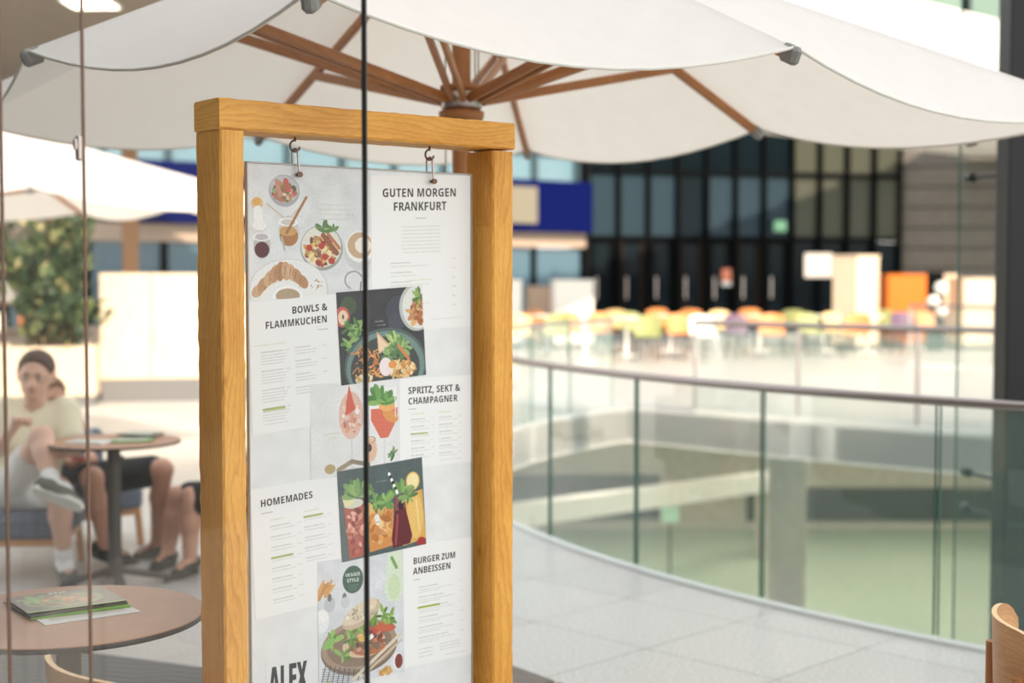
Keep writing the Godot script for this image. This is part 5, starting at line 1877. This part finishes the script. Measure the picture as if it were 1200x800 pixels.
func people() -> void:
	M.upholstery = tri_mat(noise_tex(51, 0.2, [Color(0.34, 0.37, 0.42), Color(0.44, 0.47, 0.52)], 256), 2.0, 0.95)
	M.upholstery.rim_enabled = true
	M.upholstery.rim = 0.3
	var cream := tri_mat(noise_tex(52, 0.05, [Color(0.86, 0.82, 0.70), Color(0.91, 0.88, 0.78)], 256), 3.0, 0.9)
	# the one facing the café, ankle over knee
	var A := {
		"hip": at(30, 572, 7.55), "chest": at(41, 500, 7.62), "neck": at(42, 472, 7.62), "head": at(42, 440, 7.58), "look": Vector3(0.12, -0.12, 1),
		"sl": at(8, 481, 7.62), "sr": at(77, 481, 7.62), "el": at(-6, 528, 7.52), "er": at(88, 526, 7.5), "wl": at(18, 498, 7.28), "wr": at(66, 533, 7.25), "palm": Vector3(0, -1, 0.2),
		"hl": at(14, 575, 7.5), "hr": at(47, 575, 7.5), "kl": at(49, 512, 7.12), "al": at(61, 570, 6.9), "tl": at(110, 588, 6.86), "kr": at(68, 572, 7.12), "ar": at(76, 662, 7.3), "tr": at(84, 681, 7.15)}
	person("seated person in cream T-shirt and pale shorts with grey sneakers, one leg crossed", on(45, 680, 0), A, {"skin": Color(0.83, 0.67, 0.58), "hair": Color(0.31, 0.23, 0.17), "shirt": cream, "shorts": mat(Color(0.83, 0.82, 0.80), 0.9), "leg": 0.6, "sock": mat(Color(0.90, 0.90, 0.89), 0.9), "shoe": mat(Color(0.42, 0.41, 0.38), 0.85), "sole": mat(Color(0.85, 0.84, 0.80), 0.7)})
	easy_chair("blue grey easy chair under the person in cream", at(28, 575, 7.56), 0.1)
	# the one beside, leaning back
	var B := {
		"hip": at(92, 566, 8.05), "chest": at(68, 515, 8.28), "neck": at(60, 494, 8.36), "head": at(55, 466, 8.42), "look": Vector3(0.75, -0.2, 0.65),
		"sl": at(40, 500, 8.42), "sr": at(90, 500, 8.2), "el": at(50, 540, 8.2), "er": at(104, 538, 8.0), "wl": at(82, 540, 7.75), "wr": at(104, 536, 7.74), "palm": Vector3(0, -1, 0),
		"hl": at(84, 566, 7.95), "hr": at(104, 562, 8.1), "kl": at(108, 560, 7.55), "al": at(124, 643, 7.75), "tl": at(156, 654, 7.75), "kr": at(190, 550, 7.78), "ar": at(184, 640, 7.95), "tr": at(160, 650, 7.9)}
	person("seated person in dark shorts and black shoes beside the small table", on(120, 660, 0), B, {"skin": Color(0.76, 0.57, 0.47), "hair": Color(0.45, 0.33, 0.20), "shirt": mat(Color(0.52, 0.53, 0.56), 0.9), "shorts": mat(Color(0.115, 0.11, 0.115), 0.9), "leg": 0.86, "shoe": mat(Color(0.10, 0.10, 0.10), 0.7), "sole": mat(Color(0.16, 0.15, 0.15), 0.7)})
	easy_chair("blue grey easy chair under the person in dark shorts", at(96, 572, 8.34), 0.75)
	# the one mostly behind the oak post
	var Cc := {
		"hip": at(302, 580, 7.72), "chest": at(322, 505, 7.8), "neck": at(322, 470, 7.8), "head": at(316, 432, 7.8), "look": Vector3(-1, -0.1, 0.1),
		"sl": at(320, 484, 7.98), "sr": at(316, 484, 7.62), "el": at(312, 540, 8.02), "er": at(306, 542, 7.56), "wl": at(262, 560, 7.9), "wr": at(258, 560, 7.55), "palm": Vector3(0, -1, 0),
		"hl": at(302, 584, 7.88), "hr": at(298, 584, 7.6), "kl": at(209, 582, 7.75), "al": at(196, 652, 7.72), "tl": at(166, 672, 7.45), "kr": at(224, 584, 7.42), "ar": at(222, 660, 7.5), "tr": at(196, 678, 7.3)}
	person("seated person in black shorts and dark shoes half hidden behind the oak post", on(215, 680, 0), Cc, {"skin": Color(0.80, 0.61, 0.51), "hair": Color(0.16, 0.11, 0.08), "shirt": mat(Color(0.25, 0.25, 0.27), 0.9), "shorts": mat(Color(0.035, 0.035, 0.04), 0.9), "leg": 0.84, "shoe": mat(Color(0.13, 0.115, 0.11), 0.7), "sole": mat(Color(0.15, 0.14, 0.14), 0.7)})
	easy_chair("blue grey easy chair under the person behind the oak post", at(312, 582, 7.75), -1.5)
	var ph := thing("phone", "small red phone held on the lap of the person in dark shorts", "phone", at(92, 536, 7.6), 0.3)
	var s := S()
	cbox(s, Vector3.ZERO, Vector3(0.075, 0.012, 0.13), 0.004)
	part("case", s, mat(Color(0.80, 0.16, 0.12), 0.4), ph)
	s = S()
	cbox(s, Vector3(0, 0.0065, 0), Vector3(0.066, 0.001, 0.12))
	part("glass", s, mat(Color(0.05, 0.05, 0.06), 0.1), ph)

# ---------------------------------------------------------------- planters and shrub
func planters() -> void:
	var birch := wood_tex(61, Color(0.92, 0.85, 0.76), Color(0.84, 0.75, 0.63), 2.0, 1.0, 14.0, 512, 256)
	M.birch = wood_mat(birch, 2.0, 1.0, 0.6, 0.0)
	M.plinth = mat(Color(0.46, 0.46, 0.46), 0.7)
	var p := on(118, 471, 0)
	var turn := 0.16
	var w := thing("partition_box", "tall pale wooden partition box with grey plinth beside the shrub planter", "partition", p, turn)
	var s := S()
	for k in 3:
		s = S()
		cbox(s, Vector3(0.31 + k * 0.62, 0.94, -0.42), Vector3(0.612, 1.32, 0.84), 0.006, Basis(), 1)
		part("panel", s, M.birch, w)
	s = S()
	cbox(s, Vector3(0.93, 0.14, -0.42), Vector3(1.84, 0.28, 0.82), 0.004)
	part("plinth", s, M.plinth, w)
	var q := on(-60, 478, 0)
	var pl := thing("planter", "low pale wooden planter holding a leafy shrub", "planter", q, turn)
	s = S()
	cbox(s, Vector3(0.78, 0.06, -0.45), Vector3(1.78, 0.12, 0.86), 0.004)
	part("plinth", s, M.plinth, pl)
	s = S()
	for e in [[0.78, -0.02, 1.8, 0.04], [0.78, -0.88, 1.8, 0.04]]:
		cbox(s, Vector3(e[0], 0.42, e[1]), Vector3(e[2], 0.6, e[3]), 0.004, Basis(), 0)
	for e in [[-0.1, -0.45], [1.66, -0.45]]:
		cbox(s, Vector3(e[0], 0.42, e[1]), Vector3(0.04, 0.6, 0.82), 0.004, Basis(), 2)
	part("boards", s, M.birch, pl)
	s = S()
	cbox(s, Vector3(0.78, 0.6, -0.45), Vector3(1.72, 0.1, 0.82), 0.0)
	part("soil", s, mat(Color(0.16, 0.12, 0.09), 0.95), pl)
	# shrub
	var c := at(62, 408, q.z * -1.0 + 0.45)
	var sb := thing("leafy_shrub", "leafy green shrub with yellow variegated leaves growing in the planter", "shrub", Vector3(c.x, 0.66, c.z))
	s = S()
	var r := RandomNumberGenerator.new()
	r.seed = 33
	var tips := []
	for k in 30:
		var a := Vector3(r.randf_range(-0.25, 0.25), -0.02, r.randf_range(-0.15, 0.15))
		var hgt := r.randf_range(0.45, 1.72)
		var e := Vector3(a.x * 1.5 + r.randf_range(-0.62, 0.62) * (1.0 - 0.35 * absf(hgt - 1.0)), hgt, a.z * 1.6 + r.randf_range(-0.35, 0.35))
		e.x = clampf(e.x, -0.75, 0.42)
		var m := a.lerp(e, 0.45) + Vector3(r.randf_range(-0.1, 0.1), 0.1, 0)
		tube(s, [a, m, e], [0.014, 0.01, 0.004], 6)
		tips.append([a, m, e])
	part("stem", s, mat(Color(0.36, 0.27, 0.18), 0.8), sb)
	var leaf := S()
	leaf.set_smooth_group(1)
	for k in 4:
		var y0 := k / 4.0
		var y1 := (k + 1) / 4.0
		var w0 := 0.28 * sin(PI * pow(y0, 0.8))
		var w1 := 0.28 * sin(PI * pow(y1, 0.8))
		for sd in [-1.0, 1.0]:
			quad(leaf, Vector3(0, y0, 0.12 * y0 * y0), Vector3(sd * w0, y0, 0.06 + 0.12 * y0 * y0), Vector3(sd * w1, y1, 0.06 + 0.12 * y1 * y1), Vector3(0, y1, 0.12 * y1 * y1), Vector3(0, 0, 1))
	leaf.generate_normals()
	var lm := leaf.commit()
	for tone in 4:
		var mm := MultiMesh.new()
		mm.transform_format = MultiMesh.TRANSFORM_3D
		mm.mesh = lm
		mm.instance_count = [900, 620, 260, 150][tone]
		for i in mm.instance_count:
			var tp: Array = tips[r.randi() % tips.size()]
			var u := pow(r.randf(), 0.55)
			var p0: Vector3 = tp[0]
			var pp: Vector3 = p0.lerp(tp[1], u * 2.0) if u < 0.5 else tp[1].lerp(tp[2], u * 2.0 - 1.0)
			pp += Vector3(r.randf_range(-0.15, 0.15), r.randf_range(-0.06, 0.12), r.randf_range(-0.15, 0.15))
			var bs := Basis.from_euler(Vector3(r.randf_range(-1.7, 1.0), r.randf() * TAU, r.randf_range(-0.7, 0.7))).scaled(Vector3.ONE * r.randf_range(0.10, 0.2))
			mm.set_instance_transform(i, Transform3D(bs, pp))
		var mi := MultiMeshInstance3D.new()
		mi.name = "foliage"
		mi.multimesh = mm
		var lmat := mat([Color(0.20, 0.29, 0.18), Color(0.29, 0.37, 0.23), Color(0.48, 0.52, 0.32), Color(0.70, 0.66, 0.46)][tone], 0.5)
		lmat.backlight_enabled = true
		lmat.backlight = Color(0.25, 0.30, 0.15)
		mi.material_override = lmat
		mi.set_meta("kind", "stuff")
		sb.add_child(mi, true)
	# things beyond the planter: an orange cone-shaped lamp shade and a shelf
	var sh := at(10, 400, 19.5)
	var rack := thing("shelf_rack", "brown shelf rack with pale boxes behind the planter", "shelf", Vector3(sh.x, 0, sh.z), 0.2)
	for k in 4:
		s = S()
		cbox(s, Vector3(0, 0.35 + k * 0.42, 0), Vector3(1.2, 0.04, 0.4), 0.004)
		part("shelf_board", s, mat(Color(0.42, 0.33, 0.25), 0.6), rack)
	for x in [-0.6, 0.6]:
		s = S()
		cbox(s, Vector3(x, 0.85, 0), Vector3(0.05, 1.7, 0.42), 0.004)
		part("upright", s, mat(Color(0.42, 0.33, 0.25), 0.6), rack)
	for e in [[-0.2, 0.79, 0.3, Color(0.85, 0.83, 0.78)], [0.25, 0.79, 0.2, Color(0.80, 0.45, 0.20)], [0.1, 1.21, 0.34, Color(0.62, 0.62, 0.60)]]:
		var bx := thing("storage_box", ["pale storage box on the shelf rack", "orange storage box on the shelf rack", "grey storage box on the shelf rack"][[0.3, 0.2, 0.34].find(e[2])], "box", Vector3(sh.x, 0, sh.z) + Basis(Vector3.UP, 0.2) * Vector3(e[0], e[1] + 0.002, 0), 0.2)
		s = S()
		cbox(s, Vector3(0, 0.12, 0), Vector3(e[2], 0.24, 0.28), 0.01)
		part("body", s, mat(e[3], 0.7), bx)
		s = S()
		cbox(s, Vector3(0, 0.25, 0), Vector3(e[2] + 0.02, 0.03, 0.30), 0.006)
		part("lid", s, mat(e[3], 0.6), bx)
	# brown columns between planter and shop
	for px in [153, 66]:
		var cp := at(px, 300, 24.0)
		var co := thing("column", ["slim brown square column behind the partition box", "slim brown square column behind the shrub"][0 if px == 153 else 1], "column", Vector3(cp.x, 0, cp.z), 0.3)
		s = S()
		cbox(s, Vector3(0, 2.5, 0), Vector3(0.26, 5.0, 0.26), 0.01)
		part("shaft", s, mat(Color(0.62, 0.47, 0.34), 0.6), co)
		s = S()
		cbox(s, Vector3(0, 0.1, 0), Vector3(0.34, 0.2, 0.34), 0.01)
		part("foot", s, M.plinth, co)

# ---------------------------------------------------------------- terrace on the far side
func terrace() -> void:
	var cols := {"orange": Color(0.90, 0.60, 0.36), "green": Color(0.62, 0.64, 0.42), "white": Color(0.92, 0.92, 0.90), "purple": Color(0.40, 0.30, 0.40), "yellow": Color(0.90, 0.78, 0.56)}
	var protos := {}
	var spots := [
		[612, 26.5, "yellow", 0.3, "pale yellow shell chair in front of the half hidden white counter"],
		[632, 30.0, "orange", 2.6, "orange shell chair turned away in front of the low cream counter"],
		[652, 26.8, "green", -0.2, "green shell chair at the balustrade in front of the cream counter"],
		[672, 28.2, "orange", 0.4, "orange shell chair between the green chair and the white counter"],
		[706, 27.9, "orange", 0.2, "orange shell chair just right of the bright white counter"],
		[722, 30.5, "yellow", 3.0, "pale yellow shell chair turned away below the end of the blue sign"],
		[745, 28.2, "green", 0.5, "green shell chair set back from the balustrade before the entrance doors"],
		[768, 31.5, "orange", 3.2, "orange shell chair turned to the entrance doors behind the green chairs"],
		[758, 26.0, "green", -0.3, "green shell chair close to the balustrade before the entrance doors"],
		[798, 27.0, "orange", 0.1, "orange shell chair beside the white shell chair at the balustrade"],
		[826, 26.2, "white", 0.2, "white shell chair close to the balustrade"],
		[812, 31.0, "orange", 2.8, "orange shell chair turned away behind the white shell chair"],
		[848, 29.5, "yellow", 0.3, "pale yellow shell chair behind the white and purple chairs"],
		[877, 31.5, "orange", 3.1, "orange shell chair turned to the doors below the green exit sign"],
		[868, 26.8, "purple", 0.4, "purple shell chair at the balustrade beside the white chair"],
		[906, 27.0, "orange", 0.0, "orange shell chair at the balustrade below the green exit sign"],
		[930, 30.5, "green", 2.9, "green shell chair turned away before the white notice board"],
		[952, 27.4, "green", 0.3, "green shell chair at the balustrade before the notice board"],
		[983, 28.0, "yellow", 0.6, "pale yellow shell chair in front of the wooden kiosk"],
		[1003, 27.0, "orange", -0.4, "orange shell chair at the balustrade in front of the wooden kiosk"],
		[1030, 30.5, "green", 3.3, "green shell chair between the wooden kiosk and the orange booth"],
		[1062, 28.0, "purple", 0.2, "purple shell chair in front of the orange booth"],
		[1092, 29.0, "orange", 0.5, "orange shell chair beside the dark stele with white globes"],
	]
	for e in spots:
		var p := at(e[0], 400, e[1])
		p.y = 0
		var key: String = e[2]
		var lab: String = e[4]
		if not protos.has(key):
			var c := thing("shell_chair", lab, "chair", p, e[3], "shell chairs on the terrace")
			protos[key] = c
			var m := mat(cols[key], 0.45)
			var s := S()
			cbox(s, Vector3(0, 0.45, 0.0), Vector3(0.46, 0.035, 0.44), 0.015)
			part("seat", s, m, c)
			s = S()
			s.set_smooth_group(1)
			for i in 10:
				for j in 5:
					for sgn in [0.0, 0.014]:
						var f := func(a: float, b: float) -> Vector3:
							var q := a * 2.0 - 1.0
							return Vector3(q * 0.24, 0.47 + b * 0.36 * (1.0 - 0.18 * pow(absf(q), 3.0)), -0.20 - 0.07 * b + 0.06 * q * q - sgn)
						quad(s, f.call(i / 10.0, j / 5.0), f.call((i + 1) / 10.0, j / 5.0), f.call((i + 1) / 10.0, (j + 1) / 5.0), f.call(i / 10.0, (j + 1) / 5.0), Vector3(0, 0, 1 if sgn == 0.0 else -1))
			s.set_smooth_group(-1)
			part("backrest", s, m, c)
			for x in [-1, 1]:
				for z in [-1, 1]:
					s = S()
					tube(s, [Vector3(x * 0.22, 0.0, z * 0.21), Vector3(x * 0.17, 0.44, z * 0.16)], 0.012, 6)
					part("leg", s, M.white if key == "white" else M.grey_metal, c)
		else:
			dup(protos[key], "shell_chair", p, e[3], lab)
	var first: Node3D = null
	for e in [[640, 29.2, "before the cream counter"], [686, 25.4, "at the balustrade before the white counter"], [734, 27.6, "among the green chairs"], [785, 29.2, "behind the green chairs"], [838, 27.8, "behind the white shell chair"], [890, 29.2, "below the green exit sign"], [966, 29.2, "before the notice board"], [1015, 28.7, "before the wooden kiosk"], [1075, 30.2, "before the orange booth"]]:
		var p := at(e[0], 400, e[1])
		p.y = 0
		if first == null:
			first = thing("terrace_table", "round white terrace table " + e[2], "table", p, 0.2, "terrace tables")
			var s := S()
			lathe(s, [Vector2(0, 0.71), Vector2(0.34, 0.71), Vector2(0.35, 0.72), Vector2(0.35, 0.735), Vector2(0.34, 0.74), Vector2(0, 0.74)], 28)
			part("tabletop", s, M.white, first)
			s = S()
			lathe(s, [Vector2(0, 0.0), Vector2(0.22, 0.0), Vector2(0.22, 0.015), Vector2(0.03, 0.03), Vector2(0.025, 0.70), Vector2(0.08, 0.71)], 20)
			part("pedestal", s, M.white, first)
		else:
			dup(first, "terrace_table", p, 0.2, "round white terrace table " + e[2])
	# counters and boxes
	var d := 30.5
	block("counter", "bright white serving counter below the blue sign", "counter", at(670, 400, d), Vector3(0.84, 1.46, 0.7), 0.1, M.white)
	block("counter", "white serving counter half hidden behind the oak frame", "counter", at(598, 400, d), Vector3(0.42, 1.46, 0.7), 0.1, M.white)
	block("counter", "low cream serving counter between the white ones", "counter", at(630.5, 400, d + 0.6), Vector3(0.50, 1.32, 0.6), 0.1, M.cream)
	block("kiosk", "tall pale wooden kiosk box on the terrace", "kiosk", at(1002, 400, 30.0), Vector3(0.78, 1.98, 0.62), 0.72, M.birch)
	block("booth", "orange upholstered booth beside the wooden kiosk", "booth", at(1064, 400, 31.0), Vector3(1.1, 1.58, 0.7), 0.0, mat(Color(0.86, 0.46, 0.12), 0.7))
	block("booth", "tan wooden booth end beside the orange booth", "booth", at(1106, 400, 31.6), Vector3(0.4, 1.58, 0.7), 0.0, M.birch)
	block("planter", "large pale planter box behind the lift shaft", "planter", at(1150, 400, 30.0), Vector3(1.15, 1.5, 0.8), 0.1, M.birch)
	# notice board on a post
	var nb := at(958, 400, 33.0)
	var b := thing("notice_board", "white notice board on a dark stand before the entrance", "notice board", Vector3(nb.x, 0, nb.z))
	var s := S()
	cbox(s, Vector3(0, 1.78, 0), Vector3(0.64, 0.56, 0.04), 0.006)
	part("board", s, mat(Color(0.80, 0.78, 0.77), 0.6), b)
	for x in [-0.28, 0.28]:
		s = S()
		cbox(s, Vector3(x, 0.76, 0.0), Vector3(0.04, 1.5, 0.03), 0.004)
		part("post", s, M.mullion, b)
	s = S()
	cbox(s, Vector3(0, 0.01, 0), Vector3(0.7, 0.02, 0.4), 0.004)
	part("foot", s, M.mullion, b)
	# dark stele with three white globes
	var gp := at(1098, 400, 29.3)
	var st := thing("lamp_stele", "dark stele carrying three white globes beside the orange booth", "lamp", Vector3(gp.x, 0, gp.z), 0.2)
	s = S()
	cbox(s, Vector3(0, 0.82, -0.1), Vector3(0.34, 1.62, 0.12), 0.01)
	part("stele", s, M.mullion, st)
	for e in [[0.04, 1.3], [-0.12, 1.02], [0.06, 0.84]]:
		s = S()
		var pr := []
		for k in 13:
			pr.append(Vector2(sin(PI * k / 12.0) * 0.13, -cos(PI * k / 12.0) * 0.13))
		lathe(s, pr, 20, Vector3(e[0], e[1], 0.05))
		part("globe", s, M.white, st)

func block(called: String, label: String, cat: String, p: Vector3, size: Vector3, turn: float, m: Material) -> void:
	var b := thing(called, label, cat, Vector3(p.x, 0, p.z), turn)
	var s := S()
	cbox(s, Vector3(0, 0.05, 0), Vector3(size.x - 0.08, 0.1, size.z - 0.08), 0.004)
	part("plinth", s, M.plinth, b)
	s = S()
	cbox(s, Vector3(0, 0.1 + (size.y - 0.14) / 2, 0), Vector3(size.x, size.y - 0.14, size.z), 0.012, Basis(), 1)
	part("body", s, m, b)
	s = S()
	cbox(s, Vector3(0, size.y - 0.02, 0), Vector3(size.x + 0.03, 0.04, size.z + 0.03), 0.006)
	part("top", s, m, b)
